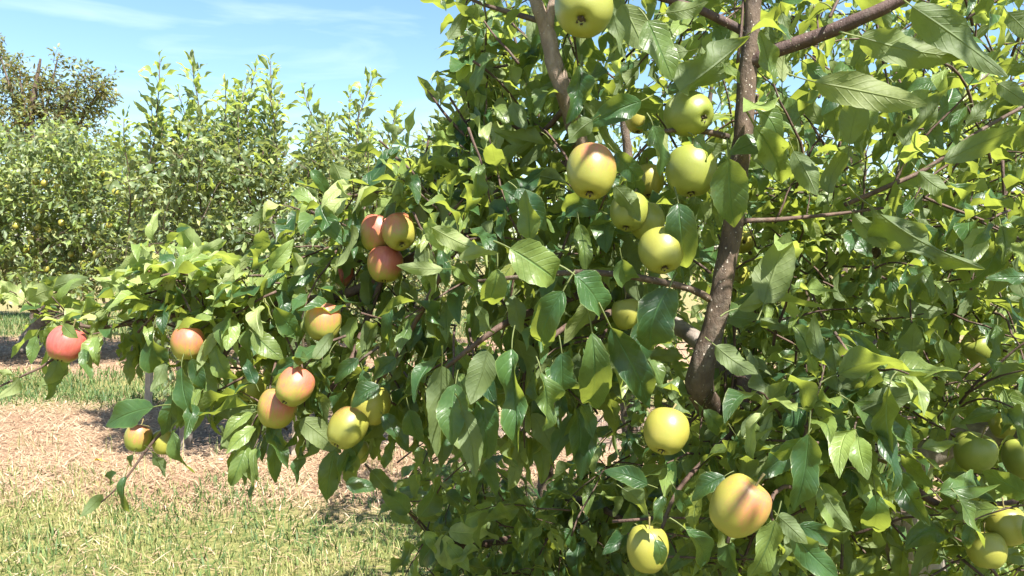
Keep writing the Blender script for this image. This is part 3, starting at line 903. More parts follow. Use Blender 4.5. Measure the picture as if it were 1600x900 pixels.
for e in [
    # centre
    (797, 388, 893, 440, 1.13, 'u', 1.25), (777, 420, 770, 502, 1.15, 'u', 1.15), (898, 430, 973, 498, 1.13, 'u', 1.2), (1046, 450, 1003, 560, 1.12, 'u', 1.15),
    (972, 405, 988, 462, 1.14, 'u', 1.2), (880, 455, 822, 572, 1.14, 'u', 1.0), (800, 545, 800, 702, 1.12, 'u', 0.62), (762, 548, 735, 628, 1.15, 'd', 1.0),
    (878, 552, 890, 650, 1.13, 'u', 0.95), (925, 520, 945, 692, 1.14, 'u', 0.68), (955, 512, 1018, 642, 1.14, 'u', 0.75), (845, 582, 857, 675, 1.12, 'u', 1.0),
    (722, 640, 747, 740, 1.18, 'd', 0.75), (712, 600, 704, 692, 1.2, 'u', 0.95), (690, 572, 684, 702, 1.24, 'd', 0.7), (747, 478, 768, 537, 1.2, 'd', 0.8),
    (828, 374, 820, 300, 1.18, 'u', 1.05), (808, 295, 858, 352, 1.22, 'u', 1.0), (935, 330, 862, 312, 1.26, 'u', 1.1), (926, 188, 886, 222, 1.2, 'd', 1.4),
    (1012, 32, 1056, 120, 1.17, 'u', 1.05), (1062, 143, 1152, 58, 1.16, 'd', 1.1), (958, 22, 975, 94, 1.2, 'd', 0.8), (972, 6, 1006, 82, 1.25, 'd', 1.1),
    (907, 104, 890, 187, 1.25, 'u', 1.0), (1002, 158, 924, 196, 1.25, 'u', 0.9), (1020, 196, 1038, 274, 1.14, 'u', 1.05), (962, 238, 1010, 292, 1.16, 'u', 0.9),
    (1086, 214, 1122, 250, 1.13, 'u', 1.2), (1139, 248, 1148, 357, 1.14, 'u', 0.95), (1060, 318, 1081, 432, 1.12, 'u', 1.05), (1180, 198, 1226, 290, 1.16, 'u', 1.1),
    (1180, 168, 1248, 218, 1.18, 'u', 1.1), (1240, 236, 1275, 310, 1.15, 'd', 0.85), (1295, 302, 1316, 226, 1.18, 'd', 0.95), (1194, 474, 1232, 370, 1.14, 'd', 0.95),
    (960, 290, 1000, 345, 1.2, 'd', 0.9), (930, 470, 880, 530, 1.22, 'd', 0.8), (1000, 500, 1010, 570, 1.25, 'u', 1.0), (905, 350, 915, 425, 1.25, 'u', 0.8), (1040, 20, 1105, 5, 1.22, 'd', 1.1),
    (1075, 80, 1020, 90, 1.25, 'd', 1.1), (1130, 100, 1160, 128, 1.18, 'u', 1.0), (1050, 610, 1066, 655, 1.2, 'd', 0.9), (1118, 540, 1182, 585, 1.16, 'd', 1.1),
    # right, upper
    (1273, 128, 1443, 168, 1.02, 'd', 0.62), (1345, 58, 1492, 88, 1.05, 'd', 0.75), (1425, 10, 1562, 112, 1.03, 'd', 0.68), (1328, 226, 1346, 140, 1.12, 'd', 0.95),
    (1412, 228, 1472, 138, 1.14, 'd', 0.7), (1474, 252, 1592, 204, 1.12, 'd', 0.65), (1358, 320, 1512, 418, 1.04, 'd', 0.6), (1334, 334, 1384, 402, 1.1, 'd', 0.8),
    (1436, 268, 1486, 318, 1.2, 'd', 0.9), (1484, 288, 1522, 344, 1.22, 'u', 1.0), (1612, 432, 1546, 430, 1.1, 'u', 0.8), (1222, 20, 1240, 72, 1.2, 'd', 0.9),
    (1215, 60, 1180, 40, 1.25, 'd', 1.0), (1560, 130, 1605, 165, 1.1, 'd', 1.0), (1575, 20, 1610, 60, 1.15, 'd', 1.0), (1510, 195, 1550, 150, 1.2, 'd', 0.8),
    (1320, 120, 1290, 175, 1.25, 'u', 0.9), (1290, 20, 1310, 45, 1.25, 'd', 1.2), (1260, 100, 1300, 130, 1.22, 'u', 1.0),
    # right, lower
    (1311, 612, 1292, 533, 1.12, 'd', 0.85), (1312, 606, 1368, 570, 1.13, 'd', 1.1), (1366, 588, 1486, 602, 1.13, 'u', 0.5), (1334, 630, 1430, 694, 1.12, 'u', 0.85),
    (1194, 653, 1229, 586, 1.14, 'd', 0.75), (1153, 482, 1272, 462, 1.14, 'd', 0.5), (1263, 678, 1243, 802, 1.02, 'u', 0.85), (1256, 684, 1203, 730, 1.04, 'u', 0.9),
    (1368, 772, 1376, 870, 1.1, 'u', 1.0), (1328, 732, 1330, 785, 1.15, 'u', 1.4), (1289, 772, 1328, 824, 1.05, 'd', 0.7), (1247, 820, 1345, 841, 1.04, 'u', 0.55),
    (1216, 806, 1253, 844, 1.02, 'd', 1.0), (1235, 830, 1312, 910, 1.03, 'u', 0.8), (1212, 812, 1172, 910, 1.02, 'u', 0.85), (1468, 768, 1583, 738, 1.15, 'u', 0.75),
    (1498, 778, 1546, 858, 1.14, 'u', 0.75), (1373, 742, 1438, 772, 1.2, 'u', 1.0), (1072, 828, 1143, 900, 1.08, 'u', 0.8), (1012, 757, 947, 735, 1.12, 'u', 0.9),
    (972, 763, 1018, 802, 1.14, 'd', 1.1), (1036, 775, 1020, 838, 1.08, 'u', 0.7), (1024, 843, 1046, 893, 1.06, 'u', 1.1), (1056, 765, 1086, 812, 1.1, 'u', 0.9),
    (1132, 744, 1078, 780, 1.07, 'u', 1.0), (1100, 640, 1150, 690, 1.18, 'u', 1.0), (1150, 680, 1190, 740, 1.15, 'u', 0.9), (1210, 900, 1250, 830, 1.05, 'd', 0.9),
    (1430, 580, 1380, 545, 1.3, 'd', 1.0), (1470, 530, 1500, 580, 1.3, 'u', 0.9), (1400, 480, 1470, 490, 1.35, 'd', 0.8), (1250, 520, 1180, 500, 1.25, 'd', 0.7),
    (1540, 560, 1590, 600, 1.3, 'u', 0.9), (1560, 640, 1500, 660, 1.25, 'u', 0.8), (1440, 700, 1500, 690, 1.2, 'u', 0.8), (1320, 470, 1290, 420, 1.3, 'd', 0.9),
    # left branch
    (592, 602, 546, 634, 1.36, 'u', 1.2), (470, 655, 530, 706, 1.42, 'd', 0.9), (598, 648, 638, 704, 1.4, 'u', 0.9), (613, 690, 596, 732, 1.42, 'u', 1.0),
    (523, 703, 510, 785, 1.42, 'u', 0.8), (546, 698, 534, 772, 1.41, 'u', 0.85), (540, 754, 587, 762, 1.42, 'u', 1.0), (431, 680, 430, 757, 1.42, 'u', 0.55),
    (240, 636, 158, 661, 1.45, 'u', 0.9), (276, 614, 250, 682, 1.46, 'u', 0.85), (284, 574, 291, 652, 1.44, 'u', 0.75), (320, 566, 326, 638, 1.5, 'u', 0.9),
    (332, 643, 404, 640, 1.5, 'd', 0.85), (340, 664, 386, 725, 1.5, 'd', 0.6), (270, 674, 294, 748, 1.46, 'u', 0.6), (236, 704, 263, 742, 1.47, 'd', 0.8),
    (208, 710, 197, 745, 1.47, 'u', 1.2), (182, 738, 155, 758, 1.46, 'u', 1.0), (196, 744, 187, 818, 1.46, 'u', 0.65), (160, 772, 128, 802, 1.45, 'd', 0.8),
    (240, 520, 250, 608, 1.48, 'u', 0.95), (338, 540, 350, 603, 1.48, 'u', 1.0), (57, 525, 46, 567, 1.55, 'u', 0.9), (98, 507, 119, 528, 1.44, 'u', 1.1), (130, 545, 140, 590, 1.5, 'u', 0.8), (300, 560, 318, 610, 1.46, 'u', 0.8), (262, 560, 240, 612, 1.5, 'd', 0.8), (88, 558, 80, 608, 1.54, 'd', 0.8),
    (160, 480, 108, 474, 1.54, 'u', 0.9), (162, 482, 230, 458, 1.54, 'u', 0.9), (74, 452, 138, 432, 1.6, 'd', 0.9), (140, 530, 150, 572, 1.55, 'u', 1.0), (200, 560, 205, 600, 1.56, 'd', 0.8),
    (395, 520, 440, 560, 1.46, 'u', 1.0), (430, 480, 470, 530, 1.46, 'u', 0.9), (400, 600, 385, 560, 1.45, 'u', 1.0), (470, 560, 420, 590, 1.46, 'u', 0.8),
    (620, 560, 570, 600, 1.36, 'u', 0.8), (660, 560, 630, 620, 1.34, 'u', 0.8), (610, 480, 600, 545, 1.42, 'u', 0.8), (560, 560, 520, 600, 1.42, 'u', 0.8), (520, 520, 480, 570, 1.42, 'd', 0.8),
    (640, 640, 660, 700, 1.35, 'u', 0.9), (650, 470, 700, 520, 1.35, 'u', 0.9), (480, 370, 530, 350, 1.5, 'u', 0.9), (550, 350, 540, 430, 1.45, 'd', 0.6), (500, 320, 530, 380, 1.52, 'u', 0.9),
    (486, 266, 522, 302, 1.55, 'u', 0.9), (520, 254, 541, 308, 1.55, 'd', 1.0), (571, 296, 618, 221, 1.5, 'u', 0.7), (691, 240, 697, 290, 1.5, 'u', 1.0), (769, 239, 704, 268, 1.48, 'u', 0.9),
    (632, 290, 660, 250, 1.52, 'u', 0.7), (720, 300, 690, 335, 1.48, 'u', 1.0), (735, 335, 722, 300, 1.5, 'u', 1.1), (640, 330, 600, 318, 1.53, 'u', 0.9),
    (685, 162, 656, 119, 1.5, 'd', 0.7), (688, 156, 685, 116, 1.5, 'd', 1.0), (706, 196, 671, 181, 1.5, 'd', 0.7), (710, 200, 735, 232, 1.5, 'u', 0.9), (700, 62, 735, 20, 1.5, 'd', 0.8), (735, 55, 704, 82, 1.5, 'u', 0.7),
    (760, 150, 710, 125, 1.48, 'u', 0.6), (800, 160, 820, 205, 1.4, 'd', 1.0), (825, 150, 835, 190, 1.4, 'u', 1.1), (690, 0, 697, 16, 1.5, 'u', 1.0), (745, 215, 760, 270, 1.45, 'u', 0.9),
]:
    hl(*e)
for e in [  # young, bright leaves
    (693, 392, 655, 322, 1.22, 'd', 0.75), (676, 356, 748, 390, 1.2, 'd', 0.85), (716, 404, 782, 390, 1.2, 'd', 0.6), (692, 420, 622, 417, 1.2, 'd', 0.55), (700, 398, 690, 345, 1.24, 'u', 0.7), (705, 415, 725, 440, 1.2, 'u', 0.8),
    (38, 470, -4, 436, 1.56, 'u', 0.85), (37, 468, 32, 424, 1.58, 'd', 0.9), (40, 470, 70, 430, 1.58, 'd', 0.6), (42, 470, 86, 448, 1.56, 'd', 1.1), (30, 476, 0, 462, 1.55, 'u', 0.9),
    (226, 419, 222, 384, 1.53, 'd', 1.2), (236, 424, 262, 400, 1.54, 'u', 0.8), (20, 585, -10, 580, 1.5, 'd', 0.9), (30, 590, 5, 620, 1.5, 'd', 0.9),
    (262, 440, 300, 392, 1.5, 'u', 0.8), (300, 445, 345, 400, 1.5, 'u', 0.8), (340, 430, 400, 395, 1.52, 'd', 0.7), (300, 400, 355, 372, 1.55, 'd', 0.8), (375, 420, 340, 455, 1.48, 'd', 0.8), (420, 420, 455, 375, 1.5, 'u', 0.8),
    (1312, 606, 1340, 560, 1.14, 'd', 1.0), (1310, 612, 1330, 650, 1.13, 'd', 0.7), (1222, 130, 1236, 20, 1.24, 'd', 0.5), (460, 430, 500, 400, 1.5, 'u', 0.8), (180, 455, 215, 440, 1.55, 'd', 0.9),
]:
    hl(*e, young=True)

# the rest of the near crown
def lobeA(px, py):
    return True


# long left branch: spurs and short shoots
for i in range(10, len(LBc), 2):
    p = LBc[i]
    px, py, dd = project(p)
    if px > 640:
        continue
    for q in range(1):
        up = random.random() < 0.62
        d = np.array((random.uniform(-0.7, 0.3), random.uniform(-0.6, 0.6), random.uniform(0.3, 1) if up else random.uniform(-0.9, -0.1)))
        shoot(A, p, d, random.uniform(0.05, 0.13), random.randint(4, 7), 0.075, droop=0.45, young=0.7 if up else 0.15, r0=0.002)
fill(A, (240, 390, 500, 480), (1.5, 1.8), 30, 0.082, leaves=8, length=0.13, bias=(-0.3, -0.2, 0.5), young=0.9)
fill(A, (90, 455, 260, 500), (1.52, 1.7), 7, 0.075, leaves=6, length=0.1, bias=(-0.4, -0.2, 0.3), young=0.5)
fill(A, (380, 470, 700, 640), (1.42, 1.7), 34, 0.088, leaves=8, length=0.16, bias=(-0.2, -0.3, -0.3), droop=0.8, young=0.05)
fill(A, (230, 500, 400, 600), (1.5, 1.65), 6, 0.08, leaves=6, length=0.12, bias=(-0.2, -0.2, -0.3), droop=0.8, young=0.1)
fill(A, (480, 290, 760, 440), (1.5, 1.8), 18, 0.085, leaves=8, length=0.16, bias=(-0.3, -0.2, 0.3), young=0.15)
# centre
fill(A, (680, 420, 1010, 640), (1.28, 1.7), 34, 0.095, leaves=8, length=0.18, bias=(0, -0.4, -0.3), droop=0.9, young=0.03)
fill(A, (760, 230, 1080, 430), (1.3, 1.75), 30, 0.092, leaves=8, length=0.18, bias=(0, -0.3, 0), droop=0.7, young=0.05)


def upper_left(px, py):
    return px > 700 + 0.25 * max(0, 120 - py) or px > 735


fill(A, (725, -10, 1150, 230), (1.4, 2.0), 46, 0.088, leaves=8, length=0.2, bias=(-0.1, -0.2, 0.1), droop=0.6, young=0.15, inside=upper_left)
fill(A, (712, 10, 800, 330), (1.45, 1.9), 20, 0.085, leaves=8, length=0.16, bias=(-0.4, -0.1, 0.3), droop=0.5, young=0.3)
fill(A, (600, 230, 730, 340), (1.5, 1.8), 9, 0.085, leaves=7, length=0.15, bias=(-0.4, -0.1, 0.4), droop=0.4, young=0.2)
# right
fill(A, (1180, -20, 1620, 350), (1.2, 1.9), 38, 0.088, leaves=7, length=0.22, bias=(0.2, -0.2, 0.3), droop=0.4, young=0.15)
fill(A, (1160, 350, 1620, 640), (1.25, 1.9), 54, 0.083, leaves=8, length=0.2, bias=(0.1, -0.3, 0.1), droop=0.5, young=0.15)
fill(A, (1040, 640, 1620, 920), (1.15, 1.8), 68, 0.085, leaves=8, length=0.2, bias=(0, -0.3, 0), droop=0.6, young=0.08)
fill(A, (650, 255, 860, 420), (1.3, 1.46), 14, 0.085, leaves=8, length=0.15, bias=(-0.2, -0.4, 0.1), droop=0.6, young=0.15)
fill(A, (1180, 570, 1400, 740), (1.12, 1.32), 16, 0.085, leaves=8, length=0.16, bias=(0, -0.4, 0), droop=0.5, young=0.2)
# the crown goes on above the photographer and to the right of the picture
A.limb('branch', [np.array((1.0, 1.0, 2.05)), np.array((0.85, 0.6, 2.3)), np.array((0.7, 0.1, 2.5))], [0.012, 0.008, 0.004], M_BARK, sides=8)
A.limb('branch', [np.array((0.95, 1.0, 2.05)), np.array((1.3, 0.7, 2.2)), np.array((1.7, 0.3, 2.35))], [0.010, 0.008, 0.004], M_BARK, sides=8)
for _ in range(42):
    p = np.array((random.uniform(0.18, 2.1), random.uniform(-0.4, 1.0), random.uniform(2.0, 2.8)))
    if (p[2] - CAM_H) / max(p[1], 0.05) < 0.62:
        continue
    shoot(A, p, rv(0.7) + Z * 0.2, 0.24, 9, 0.09, droop=0.4, young=0.1)
fill(A, (900, -420, 1500, -20), (1.2, 2.1), 70, 0.09, leaves=9, length=0.25, bias=(0, 0, 0.5), droop=0.4, young=0.2)
fill(A, (1600, -250, 2000, 900), (1.2, 2.1), 60, 0.09, leaves=8, length=0.22, bias=(0.3, 0, 0.2), droop=0.5, young=0.1)
fill(A, (1000, 920, 1700, 1200), (1.15, 1.9), 30, 0.09, leaves=8, length=0.2, bias=(0, 0, 0), droop=0.5)

# ============ tree behind, low in the middle
dbase = P(862, 1200, 2.55) * np.array((1, 1, 0))
D = Tree('shaded apple tree behind with thin dark trunk low in the middle', dbase, 'mid')
TREES.append(D)
D.limb('trunk', [dbase + (0, 0, -0.05), P(860, 900, 2.55), P(852, 780, 2.5), P(857, 700, 2.5), P(862, 620, 2.52), P(880, 500, 2.6), P(905, 380, 2.65), P(915, 150, 2.7)], [0.036, 0.03, 0.025, 0.021, 0.020, 0.018, 0.015, 0.006], M_BARK, sides=10, knobs=0.12)
D.limb('branch', [P(855, 830, 2.5), P(760, 850, 2.3), P(690, 845, 2.15), P(640, 800, 2.05), P(570, 725, 2.0)], [0.016, 0.012, 0.008, 0.0055, 0.003], M_TWIG, sides=8)
D.limb('branch', [P(855, 770, 2.5), P(930, 790, 2.3), P(1000, 830, 2.1), P(1060, 880, 2.0)], [0.014, 0.011, 0.008, 0.004], M_TWIG, sides=8)
D.limb('branch', [P(862, 640, 2.52), P(790, 690, 2.4), P(740, 680, 2.3), P(700, 660, 2.2)], [0.012, 0.009, 0.006, 0.003], M_TWIG, sides=8)
D.limb('branch', [P(875, 540, 2.6), P(960, 560, 2.5), P(1040, 520, 2.45)], [0.012, 0.009, 0.004], M_TWIG, sides=8)


def low_mid(px, py):
    edge = 640 + max(0, (800 - py)) * 0.45
    if px < edge:
        return False
    # leave the gap beside the trunk open to the sunny straw behind
    if 775 < px < 915 and 650 < py < 765:
        return False
    return True


fill(D, (630, 700, 1080, 930), (1.95, 2.75), 115, 0.105, leaves=8, length=0.2, bias=(-0.1, -0.3, -0.1), droop=0.8, young=0.1, inside=low_mid)
fill(D, (960, 560, 1120, 760), (2.1, 2.9), 34, 0.085, leaves=8, length=0.2, bias=(0, -0.2, 0), droop=0.5, young=0.08)
fill(D, (640, 600, 760, 740), (1.95, 2.3), 5, 0.08, leaves=6, length=0.16, bias=(-0.2, -0.2, -0.4), droop=0.8)
fill(D, (760, 250, 1120, 540), (2.1, 2.9), 55, 0.085, leaves=8, length=0.2, bias=(0, -0.2, 0.2), droop=0.5, young=0.2)
for (x, y, tx, ty, s) in [(640, 800, 600, 770, 0), (655, 808, 690, 750, 0), (580, 735, 615, 770, 0), (612, 790, 588, 805, 0), (610, 800, 640, 815, 0), (665, 830, 690, 870, 1), (690, 835, 705, 890, 1), (700, 830, 760, 830, 1), (690, 842, 650, 890, 0), (720, 815, 760, 790, 1), (700, 850, 730, 890, 1)]:
    p0, p1 = P(x, y, 2.0), P(tx, ty, 2.0 + random.uniform(-0.04, 0.04))
    D.leaf(p0, p1 - p0, TOCAM + Z * 0.5 + rv(0.3), np.linalg.norm(p1 - p0) * 1.1, 1.0, random.choice((0, 1, 2)), bool(s), True)

# ============ tree behind on the right
ebase = P(1265, 1200, 2.6) * np.array((1, 1, 0))
E = Tree('leafy apple tree behind the brown leader with slender sunlit stems on the right', ebase, 'mid')
TREES.append(E)
E.limb('trunk', [ebase + (0, 0, -0.05), P(1268, 820, 2.6), P(1262, 640, 2.55), P(1260, 520, 2.5), P(1264, 430, 2.5), P(1270, 330, 2.5), P(1265, 200, 2.55), P(1280, 0, 2.6), P(1290, -200, 2.6)], [0.04, 0.03, 0.02, 0.014, 0.0125, 0.011, 0.010, 0.007, 0.004], M_BARK_TAN, sides=10, knobs=0.1)
E.limb('branch', [P(1266, 760, 2.58), P(1300, 640, 2.4), P(1335, 500, 2.3), P(1365, 400, 2.25), P(1400, 290, 2.2), P(1425, 180, 2.2), P(1450, 20, 2.2), P(1470, -150, 2.25)], [0.02, 0.015, 0.012, 0.010, 0.009, 0.008, 0.006, 0.003], M_BARK, sides=10, knobs=0.1)
E.limb('branch', [P(1262, 640, 2.55), P(1350, 600, 2.5), P(1450, 560, 2.5), P(1560, 520, 2.5), P(1680, 480, 2.5)], [0.018, 0.016, 0.012, 0.008, 0.004], M_BARK, sides=8, knobs=0.1)
E.limb('branch', [P(1262, 500, 2.5), P(1200, 430, 2.4), P(1160, 380, 2.3)], [0.012, 0.009, 0.004], M_BARK, sides=8)
E.limb('branch', [P(1266, 330, 2.5), P(1330, 250, 2.5), P(1395, 130, 2.5), P(1400, 40, 2.5)], [0.011, 0.009, 0.006, 0.003], M_BARK, sides=8)
E.limb('branch', [P(1365, 400, 2.25), P(1440, 330, 2.3), P(1540, 250, 2.4), P(1620, 100, 2.5)], [0.011, 0.009, 0.006, 0.003], M_BARK, sides=8)
fill(E, (1150, -20, 1640, 300), (1.9, 3.0), 125, 0.075, leaves=9, length=0.24, bias=(0, 0, 0.5), droop=0.4, young=0.5)
fill(E, (1120, 280, 1640, 560), (1.8, 3.0), 330, 0.073, leaves=9, length=0.22, bias=(0, -0.2, 0.2), droop=0.5, young=0.42)
fill(E, (1080, 540, 1660, 930), (1.8, 3.0), 380, 0.073, leaves=9, length=0.22, bias=(0, -0.2, 0.1), droop=0.5, young=0.28)
fill(E, (1150, -250, 1700, -20), (2.0, 3.0), 60, 0.085, leaves=8, length=0.24, bias=(0, 0, 0.5), droop=0.4, young=0.3)

# ============ tree further behind, filling the upper middle
fbase = P(990, 1000, 3.8) * np.array((1, 1, 0))
Ft = Tree('bushy apple tree further behind the leader, its leaves seen through the upper gaps', fbase, 'mid')
TREES.append(Ft)
Ft.limb('trunk', [fbase + (0, 0, -0.05), P(985, 700, 3.8), P(975, 500, 3.8), P(985, 300, 3.8), P(960, 60, 3.8), P(950, -100, 3.8)], [0.05, 0.042, 0.034, 0.026, 0.014, 0.005], M_BARK, sides=8, knobs=0.1)
Ft.limb('branch', [P(980, 480, 3.8), P(900, 300, 3.7), P(830, 150, 3.6), P(790, 0, 3.6)], [0.02, 0.015, 0.01, 0.004], M_BARK, sides=8)
Ft.limb('branch', [P(980, 520, 3.8), P(1060, 350, 3.7), P(1110, 150, 3.6), P(1120, -20, 3.6)], [0.02, 0.015, 0.01, 0.004], M_BARK, sides=8)


def upper_fill(px, py):
    return px > 715 + 0.1 * py if py < 250 else True


fill(Ft, (715, -30, 1160, 300), (3.1, 4.3), 95, 0.085, leaves=9, length=0.28, bias=(0, 0, 0.6), droop=0.4, young=0.35, inside=upper_fill)
fill(Ft, (740, 280, 1160, 540), (3.1, 4.3), 130, 0.085, leaves=9, length=0.26, bias=(0, 0, 0.3), droop=0.4, young=0.15)
fill(Ft, (960, 560, 1160, 850), (3.1, 4.3), 50, 0.085, leaves=9, length=0.26, bias=(0, 0, 0), droop=0.4, young=0.1)

# ============ next row, right: closes the view behind the near trees
gbase = np.array((2.9, 6.6, 0))
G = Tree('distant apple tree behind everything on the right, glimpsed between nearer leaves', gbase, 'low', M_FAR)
TREES.append(G)
G.limb('trunk', [gbase + (0, 0, -0.05), gbase + (0.03, 0, 0.6), gbase + (-0.05, 0.05, 1.3), gbase + (0.1, 0, 2.2), gbase + (0.0, 0, 3.0)], [0.08, 0.065, 0.05, 0.03, 0.01], M_BARK, sides=8)
fill(G, (1080, 240, 1720, 640), (5.6, 7.4), 340, 0.085, leaves=10, length=0.36, bias=(0, 0, 0.4), droop=0.4, young=0.2, twig=True, sides=3)

# ============ middle row: the tree with upright shoots
bbase = P(425, 700, 5.95)
bbase[2] = 0
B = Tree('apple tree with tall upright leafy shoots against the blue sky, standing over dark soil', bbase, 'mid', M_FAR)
TREES.append(B)
B.limb('trunk', [bbase + (0, 0, -0.05), bbase + (-0.03, 0, 0.4), bbase + (0.02, 0, 0.8), bbase + (0.05, 0.02, 1.3), bbase + (0.0, 0, 1.9)], [0.07, 0.06, 0.052, 0.04, 0.02], M_BARK_OLD, sides=10, knobs=0.1)
B.limb('branch', [bbase + (0, 0, 0.75), P(350, 560, 5.9), P(290, 470, 5.8), P(240, 380, 5.8)], [0.035, 0.028, 0.02, 0.01], M_BARK_OLD, sides=8)
B.limb('branch', [bbase + (0, 0, 0.8), P(500, 540, 5.9), P(560, 440, 5.9), P(600, 340, 5.9)], [0.035, 0.028, 0.02, 0.01], M_BARK_OLD, sides=8)
B.limb('branch', [bbase + (0.04, 0, 1.1), P(390, 430, 6.1), P(350, 320, 6.2)], [0.028, 0.02, 0.01], M_BARK_OLD, sides=8)
# upright water shoots
for (bx, by, tx, ty, n) in [(222, 330, 212, 108, 17), (236, 330, 246, 165, 13), (262, 330, 268, 150, 14), (322, 300, 332, 105, 17), (300, 320, 288, 160, 13), (365, 300, 372, 112, 17), (350, 310, 352, 150, 12), (392, 310, 396, 130, 14), (420, 300, 434, 96, 18), (444, 310, 440, 150, 13), (468, 330, 478, 190, 12), (505, 320, 532, 150, 15), (528, 330, 512, 200, 12), (560, 320, 592, 128, 17), (545, 320, 562, 165, 13), (600, 330, 622, 185, 12), (625, 330, 648, 188, 12), (280, 330, 300, 180, 12), (410, 330, 412, 170, 12), (490, 340, 495, 205, 10), (580, 340, 605, 200, 10), (340, 330, 320, 150, 14), (205, 340, 196, 215, 10), (655, 340, 676, 225, 9)]:
  for rep_ in range(2):
    d = random.uniform(5.6, 6.3)
    if rep_:
        bx, by, tx, ty = bx + random.uniform(-25, 25), by + 10, tx + random.uniform(-28, 28), ty + random.uniform(25, 90)
    p0, p1 = P(bx, by, d), P(tx, ty, d + random.uniform(-0.1, 0.1))
    shoot(B, p0, p1 - p0, np.linalg.norm(p1 - p0) * 1.08, int(n * 2.9), 0.128, droop=-0.25, sag=-0.05, narrow=0.8, young=0.5, r0=0.006, jitter=0.25, upright=0.1)


def bodyB(px, py):
    top = 224 + 18 * math.sin(px * 0.035) + 10 * math.sin(px * 0.11)
    return py > top


fill(B, (205, 205, 720, 400), (5.2, 6.7), 400, 0.095, leaves=12, length=0.34, bias=(0, 0, 0.7), droop=0.3, young=0.15, inside=bodyB, upright=0.2)
fill(B, (200, 380, 680, 560), (5.2, 6.7), 260, 0.09, leaves=12, length=0.34, bias=(0, 0, 0.2), droop=0.4, young=0.05)
fill(B, (240, 540, 640, 620), (5.4, 6.5), 30, 0.085, leaves=9, length=0.3, bias=(0, 0, 0), droop=0.5, young=0.05)

# ============ second tree of that row, mostly behind the hanging branch
b2 = P(288, 697, 6.05)
b2[2] = 0
B2 = Tree('slim apple tree trunk beside the tall-shoot tree, behind the drooping branch', b2, 'mid', M_FAR, parts=60)
TREES.append(B2)
B2.limb('trunk', [b2 + (0, 0, -0.05), b2 + (0.02, 0, 0.3), b2 + (-0.02, 0.02, 0.7), b2 + (0.04, 0.02, 1.2), b2 + (0.0, 0, 1.7)], [0.06, 0.05, 0.042, 0.034, 0.012], M_BARK_OLD, sides=10, knobs=0.12)
B2.limb('branch', [b2 + (0, 0, 0.8), b2 + (-0.12, -0.1, 1.15), b2 + (-0.3, -0.1, 1.45)], [0.025, 0.018, 0.006], M_BARK_OLD, sides=8)
fill(B2, (215, 330, 350, 480), (5.8, 6.6), 34, 0.085, leaves=9, length=0.3, bias=(0, 0, 0.3), droop=0.4, young=0.1)

# ============ far left row with yellow fruit
cbase = P(70, 545, 12.0)
cbase[2] = 0
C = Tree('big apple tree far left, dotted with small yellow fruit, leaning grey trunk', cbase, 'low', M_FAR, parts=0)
TREES.append(C)
C.limb('trunk', [cbase + (-0.35, -0.1, -0.05), cbase + (-0.15, 0, 0.35), cbase + (0.2, 0, 0.8), cbase + (0.5, 0.05, 1.4), cbase + (0.3, 0, 2.4), cbase + (0.35, 0, 3.2)], [0.13, 0.115, 0.10, 0.08, 0.05, 0.02], M_BARK_OLD, sides=10, knobs=0.12)
C.limb('branch', [cbase + (0.4, 0, 1.1), cbase + (-0.2, -0.3, 1.7), cbase + (-0.8, -0.5, 2.3)], [0.06, 0.045, 0.015], M_BARK_OLD, sides=8)
C.limb('branch', [cbase + (0.5, 0, 1.4), cbase + (1.0, -0.3, 1.9), cbase + (1.4, -0.4, 2.4)], [0.06, 0.045, 0.015], M_BARK_OLD, sides=8)


def bodyC(px, py):
    top = 196 + 0.12 * max(0, px) + 10 * math.sin(px * 0.05)
    if px > 200:
        top += (px - 200) * 1.2
    bot = 448 + 8 * math.sin(px * 0.06)
    return top < py < bot


fill(C, (-140, 165, 290, 455), (10.0, 12.4), 1500, 0.125, leaves=14, length=0.5, bias=(0, -0.1, 0.5), droop=0.4, young=0.35, inside=bodyC, twig=True, sides=3)
# ============ the row goes on behind the tall shoots
c2 = P(440, 560, 12.0)
c2[2] = 0
C2 = Tree('apple tree of the far row, seen dark between the tall-shoot tree and its neighbour', c2, 'low', M_FAR, parts=0)
TREES.append(C2)
C2.limb('trunk', [c2 + (0, 0, -0.05), c2 + (0.05, 0, 0.6), c2 + (-0.05, 0, 1.4), c2 + (0.1, 0, 2.5)], [0.12, 0.1, 0.08, 0.03], M_BARK_OLD, sides=8, knobs=0.1)
fill(C2, (270, 275, 800, 470), (10.6, 12.8), 700, 0.125, leaves=13, length=0.5, bias=(0, 0, 0.5), droop=0.4, young=0.1, twig=True, sides=3)

